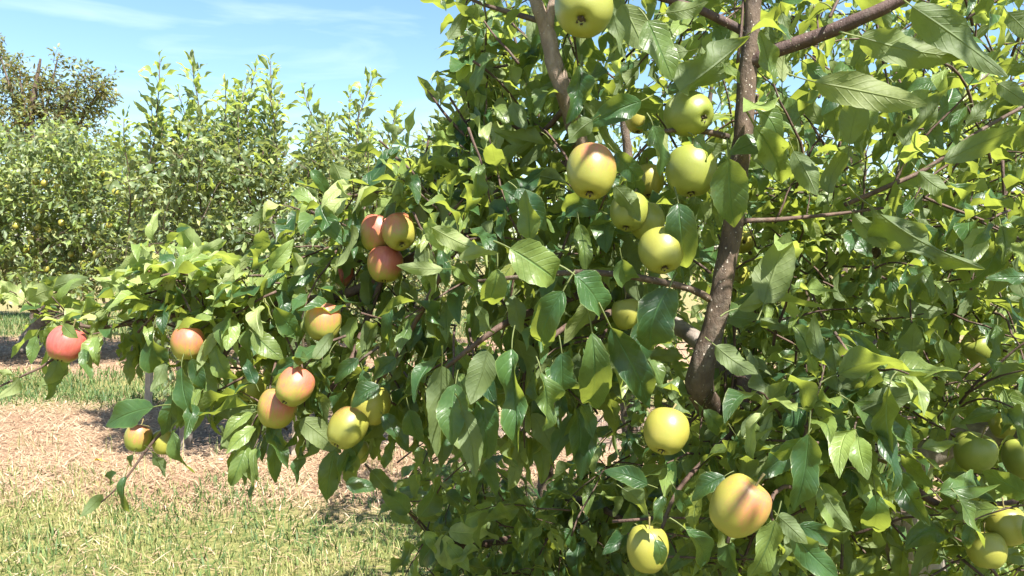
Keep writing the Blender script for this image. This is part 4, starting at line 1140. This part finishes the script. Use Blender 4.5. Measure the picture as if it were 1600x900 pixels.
# ============ tall bronze-tipped tree at the far left
tbase = P(60, 520, 17.0)
tbase[2] = 0
T = Tree('tall tree with sparse bronze-green top rising behind the yellow-fruited tree', tbase, 'low', M_BROWNISH, M_FAR, parts=0)
TREES.append(T)
T.root.name = 'tall_tree'
T.root['group'] = 'trees at the far edge'
T.limb('trunk', [tbase + (0, 0, -0.05), tbase + (0.1, 0, 2.0), tbase + (-0.1, 0, 4.0), tbase + (0.2, 0, 5.8)], [0.18, 0.14, 0.09, 0.02], M_BARK, sides=8)
for (bx, by, tx, ty) in [(50, 260, 92, 82), (60, 240, 30, 105), (70, 230, 135, 118), (60, 230, 160, 150), (40, 240, -5, 68), (30, 240, 12, 95), (80, 230, 112, 130), (95, 240, 165, 122), (20, 220, -40, 120), (70, 240, 60, 130)]:
    d = 17 + random.uniform(-0.6, 0.6)
    pts = [P(bx, by, d), P((bx + tx) / 2 + random.uniform(-6, 6), (by + ty) / 2, d), P(tx, ty, d)]
    T.limb('branch', pts, [0.05, 0.03, 0.008], M_BARK, sides=6, step=0.2)
    for k in range(30):
        t = random.uniform(0.25, 1.0)
        p = pts[0] * (1 - t) + pts[2] * t + rv(0.10)
        shoot(T, p, unit(pts[2] - pts[0]) + rv(0.8), 0.40, 12, 0.14, droop=0.2, young=0.45, r0=0.006, sides=3)
fill(T, (-60, 165, 175, 260), (16.3, 17.6), 120, 0.11, leaves=12, length=0.6, bias=(0, 0, 0.4), droop=0.3, young=0.55, twig=False)

# ------------------------------------------------------------------ apples
def apple_mesh(seed, tall):
    r_ = random.Random(seed)
    nseg, nring = 28, 20
    V, Fc = [], []
    lob = r_.uniform(0.008, 0.022)
    ph = r_.uniform(0, 6.28)
    lean = r_.uniform(-0.05, 0.05)
    prof = [(0.0, 0.60), (0.07, 0.61), (0.15, 0.70), (0.27, 0.82), (0.42, 0.885), (0.60, 0.86), (0.77, 0.74), (0.91, 0.50), (0.99, 0.18), (0.985, -0.15), (0.92, -0.45), (0.80, -0.72), (0.63, -0.90), (0.45, -0.985), (0.30, -0.985), (0.18, -0.93), (0.08, -0.88), (0.0, -0.87)]
    pts = np.array([(a, b) for a, b in prof])
    # resample smoothly
    cur, _ = smoothcurve([np.array((a, b, 0)) for a, b in prof], [1] * len(prof), 0.09)
    n = len(cur)
    for i in range(n):
        rr, zz = max(cur[i][0], 0.0), cur[i][1]
        for s in range(nseg):
            a = 2 * math.pi * s / nseg
            low = max(0.0, -zz)
            k = 1 + lob * math.cos(5 * a + ph) * (0.15 + low * 1.3) + 0.02 * math.cos(2 * a + ph * 2)
            taper = 1 - 0.10 * low ** 1.3
            zoff = lob * 1.2 * math.cos(5 * a + ph) * max(0, -zz - 0.75) * 2.0
            V.append((rr * k * taper * math.cos(a) + lean * zz, rr * k * taper * math.sin(a), (zz + 0.02 * math.cos(a + ph) * rr - zoff) * tall))
    for i in range(n - 1):
        for s in range(nseg):
            s2 = (s + 1) % nseg
            Fc.append((i * nseg + s, (i + 1) * nseg + s, (i + 1) * nseg + s2, i * nseg + s2))
    return mesh_from('apple', V, Fc, M_APPLE)


def stem_mesh(seed):
    r_ = random.Random(seed)
    v, f = [], []
    a = r_.uniform(0, 6.28)
    b = r_.uniform(0.08, 0.3)
    c, r = smoothcurve([np.array((0, 0, 0.6)), np.array((0.02, 0, 0.85)), np.array((b * 0.4 * math.cos(a), b * 0.4 * math.sin(a), 1.1)), np.array((b * math.cos(a), b * math.sin(a), 1.42))], [0.045, 0.038, 0.036, 0.06], 0.1)
    tube(v, f, c, r, 6, 0.05, seed)
    return mesh_from('stem', v, f, M_STEM)


def calyx_mesh(seed, tall):
    r_ = random.Random(seed)
    v, f = [], []
    for k in range(5):
        a = 2 * math.pi * k / 5 + r_.uniform(-.2, .2)
        ca, sa = math.cos(a), math.sin(a)
        b = len(v)
        for (rr, zz, w) in ((0.02, -0.86, 0.05), (0.12, -0.92, 0.055), (0.16, -1.0, 0.03), (0.10, -1.06, 0.008)):
            v.append((rr * ca - w * sa, rr * sa + w * ca, zz * tall))
            v.append((rr * ca + w * sa, rr * sa - w * ca, zz * tall))
        for q in range(3):
            f.append((b + 2 * q, b + 2 * q + 1, b + 2 * q + 3, b + 2 * q + 2))
    # dark little pit
    b = len(v)
    for s in range(8):
        an = 2 * math.pi * s / 8
        v.append((0.14 * math.cos(an), 0.14 * math.sin(an), -0.905 * tall))
    f.append(tuple(b + s for s in reversed(range(8))))
    return mesh_from('calyx', v, f, M_CALYX, smooth=False)


APPLE_KINDS = []
for k, tall in enumerate((1.02, 1.10, 0.97, 1.08)):
    APPLE_KINDS.append((apple_mesh(40 + k, tall), stem_mesh(60 + k), calyx_mesh(80 + k, tall)))

CLEAR = []      # fruit that shows between the leaves
DISCS = []      # for judging what hides what


def apple(px, py, diam, depth, calyx, blush, green, label, kind=None, roll=None, group=None, parts=True, blushdir=None, hide=False):
    """calyx: where the blossom end points in the picture (x right, y down, z towards the viewer)."""
    c = P(px, py, depth)
    rad = diam / F_PX * depth / 2
    k = random.randrange(4) if kind is None else kind
    me, st, ca = APPLE_KINDS[k]
    down = unit(RIGHT * calyx[0] - UPC * calyx[1] + TOCAM * calyx[2])
    zax = -down
    bd = np.array((0.35, -0.55, 0.6)) if blushdir is None else np.asarray(blushdir, float)
    x = bd - zax * (bd @ zax)
    x = unit(x)
    y = cross(zax, x)
    o = link('apple', me)
    s = rad
    o.matrix_world = Matrix(((x[0] * s, y[0] * s, zax[0] * s, c[0]), (x[1] * s, y[1] * s, zax[1] * s, c[1]), (x[2] * s, y[2] * s, zax[2] * s, c[2]), (0, 0, 0, 1)))
    o['blush'] = float(blush)
    o['green'] = float(green)
    tag(o, label, 'apple', group)
    if parts:
        link('stem', st, o)
        link('calyx', ca, o)
    DISCS.append((px, py, diam / 2, depth - rad))
    CLEAR.append((px, py, diam / 2 * (0.35 if hide else 0.9), depth))
    return o


GA = 'apples on the near tree'
apple(912, 12, 92, 1.03, (-0.15, 0.62, 0.7), 0.10, 0.7, 'large green-yellow apple cut by the top edge, beside the tan limb', 1, group=GA)
apple(924, 267, 78, 1.16, (-0.1, 0.85, 0.35), 0.42, 0.45, 'yellow apple with peach blush hanging alone right below the tan limb', 1, group=GA)
apple(1076, 178, 72, 1.22, (0.45, 0.35, 0.75), 0.05, 0.95, 'green apple with dark calyx facing out, left of the leader above a thin twig', 0, group=GA)
apple(1080, 266, 78, 1.2, (-0.05, 0.9, 0.2), 0.22, 0.85, 'green apple under the thin twig, just left of the leader', 0, group=GA)
apple(983, 330, 60, 1.24, (-0.2, 0.8, 0.3), 0.12, 0.8, 'left green apple of the pair just above the big round yellow-green one', 0, group=GA)
apple(1010, 345, 58, 1.26, (0.1, 0.9, 0.2), 0.15, 0.75, 'half-hidden apple wedged between two green ones under a withered leaf', 2, group=GA, hide=True)
apple(1033, 391, 70, 1.14, (0.05, 0.8, 0.5), 0.16, 0.55, 'round yellow-green apple with calyx below, lowest of the cluster beside the leader', 0, group=GA)
apple(996, 186, 40, 2.1, (0, 0.9, 0.2), 0.1, 0.1, 'small bright yellow apple deep in the leaves near the top centre', group=GA, hide=True)
apple(1012, 282, 52, 1.5, (0, 0.9, 0.2), 0.1, 0.3, 'yellow apple mostly hidden by leaves between two bigger ones', group=GA, hide=True)
apple(1161, 378, 36, 2.25, (-0.2, 0.1, 0.95), 0.05, 0.35, 'small yellow apple with calyx facing out, peeping from behind the leader', 2, group=GA)
apple(1148, 432, 44, 2.1, (0, 0.9, 0.2), 0.05, 0.6, 'pale green apple half behind the leader, below the peeping yellow one', group=GA, hide=True)
apple(1041, 673, 70, 1.14, (-0.3, 0.8, 0.45), 0.2, 0.3, 'yellow apple hanging by its stem under the foot of the leader', 0, group=GA)
apple(1156, 790, 88, 1.0, (-0.55, 0.75, -0.1), 0.44, 0.2, 'largest yellow apple with rosy cheek, low beneath the grey limb', 3, group=GA, blushdir=(0.5, -0.7, 0.5))
apple(1012, 856, 66, 1.12, (-0.1, 0.95, 0.1), 0.18, 0.4, 'yellow apple at the bottom edge with a leaf across its right side', 3, group=GA)
apple(1124, 768, 42, 1.2, (0, 0.9, 0.1), 0.1, 0.6, 'sliver of green apple behind the largest rosy one', group=GA, hide=True)
apple(624, 362, 56, 1.48, (0.25, 0.75, 0.6), 0.58, 0.35, 'peach-red apple in front of its neighbour, upper right of the cluster of three', 0, group=GA, blushdir=(-0.5, -0.5, 0.6))
apple(590, 364, 54, 1.53, (-0.1, 0.9, 0.1), 0.62, 0.3, 'peach-red apple tucked behind its neighbour, upper left of the cluster of three', 1, group=GA)
apple(602, 412, 56, 1.51, (0, 0.9, 0.2), 0.66, 0.3, 'lowest apple of the peach-red cluster of three, partly under a dark leaf', 0, group=GA)
apple(505, 502, 56, 1.5, (0, 0.9, 0.2), 0.5, 0.5, 'orange-green apple buried in leaves in the middle of the long branch', 1, group=GA, hide=True)
apple(461, 603, 56, 1.38, (-0.4, 0.75, 0.5), 0.62, 0.45, 'red-topped apple resting on an orange one under the long branch', 1, group=GA)
apple(433, 637, 60, 1.42, (-0.2, 0.9, 0.0), 0.5, 0.2, 'orange-yellow apple touching the red-topped apple from below', 0, group=GA)
apple(543, 668, 60, 1.38, (-0.4, 0.75, 0.5), 0.38, 0.5, 'yellow-green apple with orange cheek, calyx showing, front one of a pair under a leaf', 1, group=GA, blushdir=(-0.7, -0.6, 0.2))
apple(579, 632, 62, 1.43, (-0.1, 0.9, 0.2), 0.14, 0.35, 'yellow apple with a leaf lying over its upper left', 0, group=GA)
apple(560, 706, 34, 1.55, (0, 0.95, 0.1), 0.12, 0.6, 'small green apple hanging behind the pair of yellow ones', 3, group=GA, hide=True)
apple(293, 536, 51, 1.5, (0, 0.9, 0.1), 0.58, 0.3, 'yellow and red apple hanging alone among lit leaves left on the long branch', 0, group=GA)
apple(104, 537, 57, 1.52, (-0.2, 0.85, 0.3), 0.86, 0.6, 'bright red apple, the outermost on the left end of the long branch', 2, group=GA)
apple(216, 683, 40, 1.58, (-0.15, 0.9, 0.2), 0.45, 0.8, 'dull green and bronze apple at the base of the drooping twig', 1, group=GA)
apple(257, 690, 36, 1.6, (0, 0.9, 0.2), 0.25, 0.5, 'small yellowish apple half covered by a leaf, next to the bronze one', 1, group=GA, hide=True)
apple(393, 605, 44, 1.52, (0, 0.9, 0.2), 0.2, 0.6, 'yellow-green apple wrapped by a leaf left of the red-topped pair', 0, group=GA, hide=True)
apple(980, 490, 48, 1.3, (0.1, 0.9, 0.1), 0.1, 0.5, 'yellow-green apple behind a broad leaf left of the lower leader', 0, group=GA, hide=True)
apple(537, 430, 34, 1.65, (0, 0.9, 0.1), 0.75, 0.2, 'small pink apple just showing behind a leaf left of the cluster of three', group=GA, hide=True)
apple(1524, 706, 60, 1.3, (-0.2, 0.85, -0.2), 0.05, 0.95, 'plain green apple with stem hollow showing, near the right edge', 0, group=GA)
apple(1600, 716, 60, 1.36, (0, 0.9, 0), 0.05, 0.9, 'green apple cut off by the right edge beside the plain green one', 0, group=GA, hide=True)
apple(1573, 820, 58, 1.22, (0.1, 0.9, 0.1), 0.08, 0.45, 'sunlit yellow-green apple at the right edge above a second one', 0, group=GA)
apple(1541, 858, 58, 1.2, (0, 0.9, 0.2), 0.05, 0.55, 'yellow-green apple with a leaf hanging over it, bottom right corner', 2, group=GA)
apple(1449, 870, 36, 1.75, (0, 0.9, 0.1), 0.05, 0.6, 'small shaded green apple at the bottom, left of the corner pair', group=GA, hide=True)
apple(1414, 850, 42, 1.7, (0, 0.9, 0.1), 0.1, 0.8, 'dim green apple in deep shade near the bottom right', group=GA, hide=True)
apple(1530, 545, 46, 1.7, (0.5, 0.6, -0.2), 0.0, 0.95, 'pale green apple alone in the leaves at middle right', group=GA)
apple(1566, 664, 38, 1.5, (0, 0.9, 0.1), 0.05, 0.5, 'lit yellow-green apple half hidden above the plain green one', group=GA, hide=True)
apple(924, 704, 27, 2.6, (0, 0.5, 0.8), 0.05, 0.4, 'tiny yellow-green apple deep in shade left of the hanging yellow apple', group='apples on trees behind', hide=True)
far_spots = [(58, 355), (25, 352), (14, 371), (48, 373), (86, 361), (96, 348), (120, 357), (150, 396), (76, 359), (20, 401), (111, 397), (55, 404), (12, 293), (46, 252), (56, 284), (69, 286), (89, 291), (92, 313), (74, 268), (208, 321), (150, 371), (124, 357), (8, 330), (33, 318), (140, 330), (170, 352), (132, 300), (104, 330), (62, 330), (180, 300), (40, 390), (130, 412), (72, 420), (196, 268), (160, 270), (24, 270), (110, 262)]
for (x, y) in far_spots:
    d = random.uniform(10.05, 10.6)
    apple(x, y, random.uniform(7.5, 10.5), d, (random.uniform(-.4, .4), 0.85, random.uniform(0, .4)), 0.1, random.uniform(0, 0.35), 'small yellow fruit on the big apple tree far left', group='yellow fruit on the far left tree', parts=False)

# ------------------------------------------------------------------ which leaves show largest: a coarse depth picture
for tr in TREES:
    if tr.nparts == 0 or not tr.leaves:
        continue
    p0 = np.array([l[0] for l in tr.leaves])
    ax = np.array([l[1][:, 1] * l[2] for l in tr.leaves])
    bad = np.zeros(len(p0), bool)
    for t in (0.0, 0.3, 0.55, 0.8, 1.0):
        qx, qy, qd = project(p0 + ax * t)
        for (x, y, r, d) in CLEAR:
            bad |= (qd > 0.05) & (qd < d) & ((qx - x) ** 2 + (qy - y) ** 2 < r * r)
    lost, total = {}, {}
    for l, b in zip(tr.leaves, bad):
        if l[8] >= 0:
            total[l[8]] = total.get(l[8], 0) + 1
            lost[l[8]] = lost.get(l[8], 0) + int(b)
    tr.dropped = {k for k in total if lost[k] > 0.34 * total[k]}
    for i, (pts, rad, sides, k) in enumerate(tr.shoots):
        qx, qy, qd = project(pts)
        for (x, y, r, d) in CLEAR:
            if np.any((qd > 0.05) & (qd < d) & ((qx - x) ** 2 + (qy - y) ** 2 < r * r)):
                tr.dropped.add(i)
    tr.leaves = [l for l, b in zip(tr.leaves, bad) if l[7] or not (b or l[8] in tr.dropped)]
W_, H_ = 400, 225
zb = np.full((H_, W_), 1e9)
idb = np.full((H_, W_), -1, dtype=np.int64)
recs = []
for ti, tr in enumerate(TREES):
    for li, lf in enumerate(tr.leaves):
        c = lf[0] + lf[1][:, 1] * lf[2] * 0.5
        recs.append((ti, li, c, lf[1], lf[2], lf[3]))
gid = 0
cent = np.array([r[2] for r in recs])
sx_, sy_, sd_ = project(cent)
order = np.argsort(-sd_)
keymap = {}


def splat(ident, cx, cy, ax, ay, bx, by, d):
    hx = math.hypot(ax, bx) + 0.5
    hy = math.hypot(ay, by) + 0.5
    x0, x1 = int(max(0, cx - hx)), int(min(W_ - 1, cx + hx + 1))
    y0, y1 = int(max(0, cy - hy)), int(min(H_ - 1, cy + hy + 1))
    if x1 <= x0 or y1 <= y0:
        return
    det = ax * by - ay * bx
    gx, gy = np.meshgrid(np.arange(x0, x1) + 0.5 - cx, np.arange(y0, y1) + 0.5 - cy)
    if abs(det) < 0.3:
        return
    p = (gx * by - gy * bx) / det
    q = (ax * gy - ay * gx) / det
    m = (p * p + q * q) < 1
    sub = zb[y0:y1, x0:x1]
    m &= d < sub
    sub[m] = d
    idb[y0:y1, x0:x1][m] = ident


for k in order:
    d = sd_[k]
    if d < 0.2 or not (-60 < sx_[k] < 1660 and -60 < sy_[k] < 960):
        continue
    ti, li, c, R, s, wf = recs[k]
    if TREES[ti].nparts == 0 or s / d < 0.008:
        continue
    sc = F_PX / d / 4.0
    a3, b3 = R[:, 1] * s * 0.5, R[:, 0] * s * 0.21 * wf
    splat(int(k), sx_[k] / 4, sy_[k] / 4, (a3 @ RIGHT) * sc, -(a3 @ UPC) * sc, (b3 @ RIGHT) * sc, -(b3 @ UPC) * sc, d)
for (x, y, r, d) in DISCS:
    splat(-2, x / 4, y / 4, r / 4, 0, 0, r / 4, d)
cnt = np.bincount(idb[idb >= 0].ravel(), minlength=len(recs))
for ti, tr in enumerate(TREES):
    mine = [(cnt[k], recs[k][1]) for k in range(len(recs)) if recs[k][0] == ti and cnt[k] >= 2]
    mine.sort(reverse=True)
    tr.finish_twigs()
    tr.emit([li for _, li in mine[:tr.nparts]])

# ------------------------------------------------------------------ stakes, stones, a fallen leaf
def stake(px, py, depth, h, lean, label):
    b = P(px, py, depth)
    b[2] = ground_h(b[0], b[1])
    bm = bmesh.new()
    w = 0.028
    for (z, k) in ((-0.1, 1.0), (h * 0.5, 1.0), (h - 0.02, 0.96), (h, 0.7)):
        for (sx, sy) in ((-1, -1), (1, -1), (1, 1), (-1, 1)):
            bm.verts.new((sx * w * k + lean * z, sy * w * k, z))
    bm.verts.ensure_lookup_table()
    for i in range(3):
        for j in range(4):
            bm.faces.new([bm.verts[i * 4 + j], bm.verts[i * 4 + (j + 1) % 4], bm.verts[(i + 1) * 4 + (j + 1) % 4], bm.verts[(i + 1) * 4 + j]])
    bm.faces.new([bm.verts[12 + j] for j in range(4)])
    bmesh.ops.bevel(bm, geom=[e for e in bm.edges], offset=0.004, segments=1, affect='EDGES')
    me = bpy.data.meshes.new('wooden_stake')
    bm.to_mesh(me)
    bm.free()
    me.materials.append(M_STAKE)
    o = link('wooden_stake', me)
    o.location = tuple(b)
    tag(o, label, 'stake', 'support stakes of the middle row')


stake(462, 712, 5.75, 1.5, 0.05, 'pale wooden stake standing in dark soil below the orange apple pair')
stake(231, 640, 7.4, 1.3, 0.06, 'pinkish wooden stake half hidden behind the leaf cluster over the grass')


def fallen_leaf():
    b = P(162, 728, 5.5)
    V, UV, Fc = LEAF_HI[1]
    g = P(162, 728, 5.4)
    x, y = (g[0], g[1])
    t = CAM_H / (CAM_H - g[2]) if g[2] < CAM_H else 1
    gp = CAM_LOC + (g - CAM_LOC) * t
    me = mesh_from('fallen_leaf', V.tolist(), Fc, M_YELLOW_LEAF)
    o = link('fallen_leaf', me)
    o.location = (gp[0], gp[1], ground_h(gp[0], gp[1]) + 0.03)
    o.scale = (0.085,) * 3
    o.rotation_euler = (0.2, 0.15, 1.9)
    tag(o, 'single yellow leaf fallen on the dry straw', 'leaf')


fallen_leaf()


def stone(px, py, size, label):
    g = P(px, py, 5.0)
    gp = CAM_LOC + (g - CAM_LOC) * (CAM_H / (CAM_H - g[2]))
    bm = bmesh.new()
    bmesh.ops.create_icosphere(bm, subdivisions=2, radius=1)
    r_ = random.Random(px)
    for v in bm.verts:
        v.co *= r_.uniform(0.8, 1.15)
        v.co.z *= 0.55
    me = bpy.data.meshes.new('stone')
    bm.to_mesh(me)
    bm.free()
    me.materials.append(M_STONE)
    o = link('stone', me)
    o.location = (gp[0], gp[1], ground_h(gp[0], gp[1]) + size * 0.25)
    o.scale = (size, size * 0.8, size)
    tag(o, label, 'stone', 'pale stones on the orchard floor')


stone(398, 737, 0.035, 'pale stone on the straw at the edge of the shade, nearer one')
stone(343, 722, 0.028, 'pale stone under the drooping branch at the edge of the shade')

# ------------------------------------------------------------------ grass and straw
def noise2(x, y, s):
    return (np.sin(x * 1.7 * s + 1.3) * np.cos(y * 2.1 * s + 0.7) + 0.6 * np.sin(x * 3.9 * s - y * 2.7 * s) + 0.4 * np.cos(x * 7.3 * s + y * 6.1 * s)) / 2.0


def blades(name, n, xr, yr, keep, hgt, width, mat, lay, tone, label):
    x = rng.uniform(xr[0], xr[1], n)
    y = rng.uniform(yr[0], yr[1], n)
    k = keep(x, y) > rng.uniform(0, 1, n)
    px = 800 + F_PX * x / y
    k &= (px > -150) & (px < 1150)
    x, y = x[k], y[k]
    n = len(x)
    z = ground_h(x, y)
    h = hgt * rng.uniform(0.5, 1.5, n)
    az = rng.uniform(0, 2 * np.pi, n)
    tilt = rng.normal(lay[0], lay[1], n)
    dx, dy = np.cos(az), np.sin(az)
    w = width * rng.uniform(0.6, 1.4, n)
    sx, sy = -dy * w, dx * w
    up0, out0 = np.cos(tilt), np.sin(tilt)
    t2 = tilt + rng.uniform(0.1, 0.6, n)
    b = np.stack((x, y, z + lay[2]), 1)
    m = b + np.stack((dx * out0, dy * out0, np.maximum(up0, 0.02)), 1) * (h * 0.55)[:, None]
    t = m + np.stack((dx * np.sin(t2), dy * np.sin(t2), np.cos(t2)), 1) * (h * 0.45)[:, None]
    t[:, 2] = np.maximum(t[:, 2], z + 0.006)
    s = np.stack((sx, sy, np.zeros(n)), 1)
    V = np.stack((b - s, b + s, m + s * 0.8, m - s * 0.8, t + s * 0.15, t - s * 0.15), 1).reshape(-1, 3)
    o6 = np.arange(n) * 6
    Fq = np.concatenate((np.stack((o6, o6 + 1, o6 + 2, o6 + 3), 1), np.stack((o6 + 3, o6 + 2, o6 + 4, o6 + 5), 1)))
    me = quad_mesh(name, V, Fq, False)
    me.materials.append(mat)
    at = me.attributes.new('rnd', 'FLOAT', 'POINT')
    at.data.foreach_set('value', np.repeat(np.clip(tone(x, y, n), 0, 1), 6).astype(np.float32))
    o = link(name, me)
    tag(o, label, name.split('_')[-1], kind='stuff')


def near_keep(x, y):
    return np.clip(0.62 + 0.7 * noise2(x, y, 1.3), 0.12, 1) * np.clip((5.3 + 0.3 * np.sin(x * 1.1) - y) * 1.6, 0.06, 1)


def near_tone(x, y, n):
    g = noise2(x + 3, y, 0.9)
    lush = np.clip((x + 0.9) * 1.1, 0, 1) * np.clip((4.6 - y) * 1.2, 0, 1)
    return 0.47 - 0.32 * g - 0.36 * lush + rng.normal(0, 0.17, n)


blades('near_grass', 52000, (-4.2, 1.2), (2.9, 5.6), near_keep, 0.055, 0.0022, M_GRASS, (0.55, 0.35, 0.0), near_tone, 'thin half-dry grass in the foreground below the long branch')
blades('near_clover_grass', 16000, (-4.2, 1.2), (2.9, 5.2), lambda x, y: np.clip(0.2 + 1.3 * noise2(x + 7, y + 2, 1.1), 0, 1), 0.06, 0.004, M_GRASS, (0.5, 0.35, 0.0), lambda x, y, n: rng.normal(0.2, 0.12, n), 'green tufts growing in the foreground grass')
blades('alley_grass', 42000, (-9.5, 0.5), (7.2, 10.2), lambda x, y: np.clip((y - 7.3) * 2.2, 0, 1) * np.clip((9.9 - y) * 2, 0.1, 1) * np.clip(0.75 + 0.5 * noise2(x, y, 0.8), 0.2, 1), 0.075, 0.0045, M_GRASS, (0.5, 0.3, 0.0), lambda x, y, n: 0.24 + rng.normal(0, 0.14, n) - 0.1 * noise2(x, y, 0.7), 'greener grass alley between the middle and far tree rows')
blades('far_grass', 24000, (-17, 0), (12.8, 20.0), lambda x, y: np.clip((y - 13.5) * 1.0, 0.1, 1), 0.13, 0.007, M_GRASS, (0.5, 0.3, 0.0), lambda x, y, n: 0.22 + rng.normal(0, 0.14, n), 'grass beyond the far left tree')
blades('dry_straw', 95000, (-6.5, 1.6), (3.3, 8.3), lambda x, y: np.clip((y - 4.4) * 1.6, 0.09, 1) * np.clip((7.9 - y) * 1.6, 0.12, 1) * np.where((np.abs(y - 6.6) < 0.75) & (x > -2.9), 0.16, 1.0), 0.105, 0.0026, M_STRAW, (1.42, 0.14, 0.012), lambda x, y, n: 0.55 + rng.normal(0, 0.24, n) + 0.15 * noise2(x, y, 1.5), 'pale dry straw strewn under the middle tree row')
blades('far_straw', 22000, (-14, 0), (9.5, 14.0), lambda x, y: np.clip((y - 9.6) * 1.5, 0.1, 1), 0.16, 0.005, M_STRAW, (1.42, 0.14, 0.012), lambda x, y, n: 0.5 + rng.normal(0, 0.22, n), 'dry straw strip under the far tree row')
# thin weeds with stalks standing in the straw
blades('weed_stalks', 2600, (-4.2, 1.0), (4.5, 6.0), lambda x, y: np.clip(noise2(x, y, 2.0), 0, 1), 0.16, 0.002, M_GRASS, (0.25, 0.2, 0.0), lambda x, y, n: 0.6 + rng.normal(0, 0.15, n), 'thin dry weed stalks at the edge of the straw')
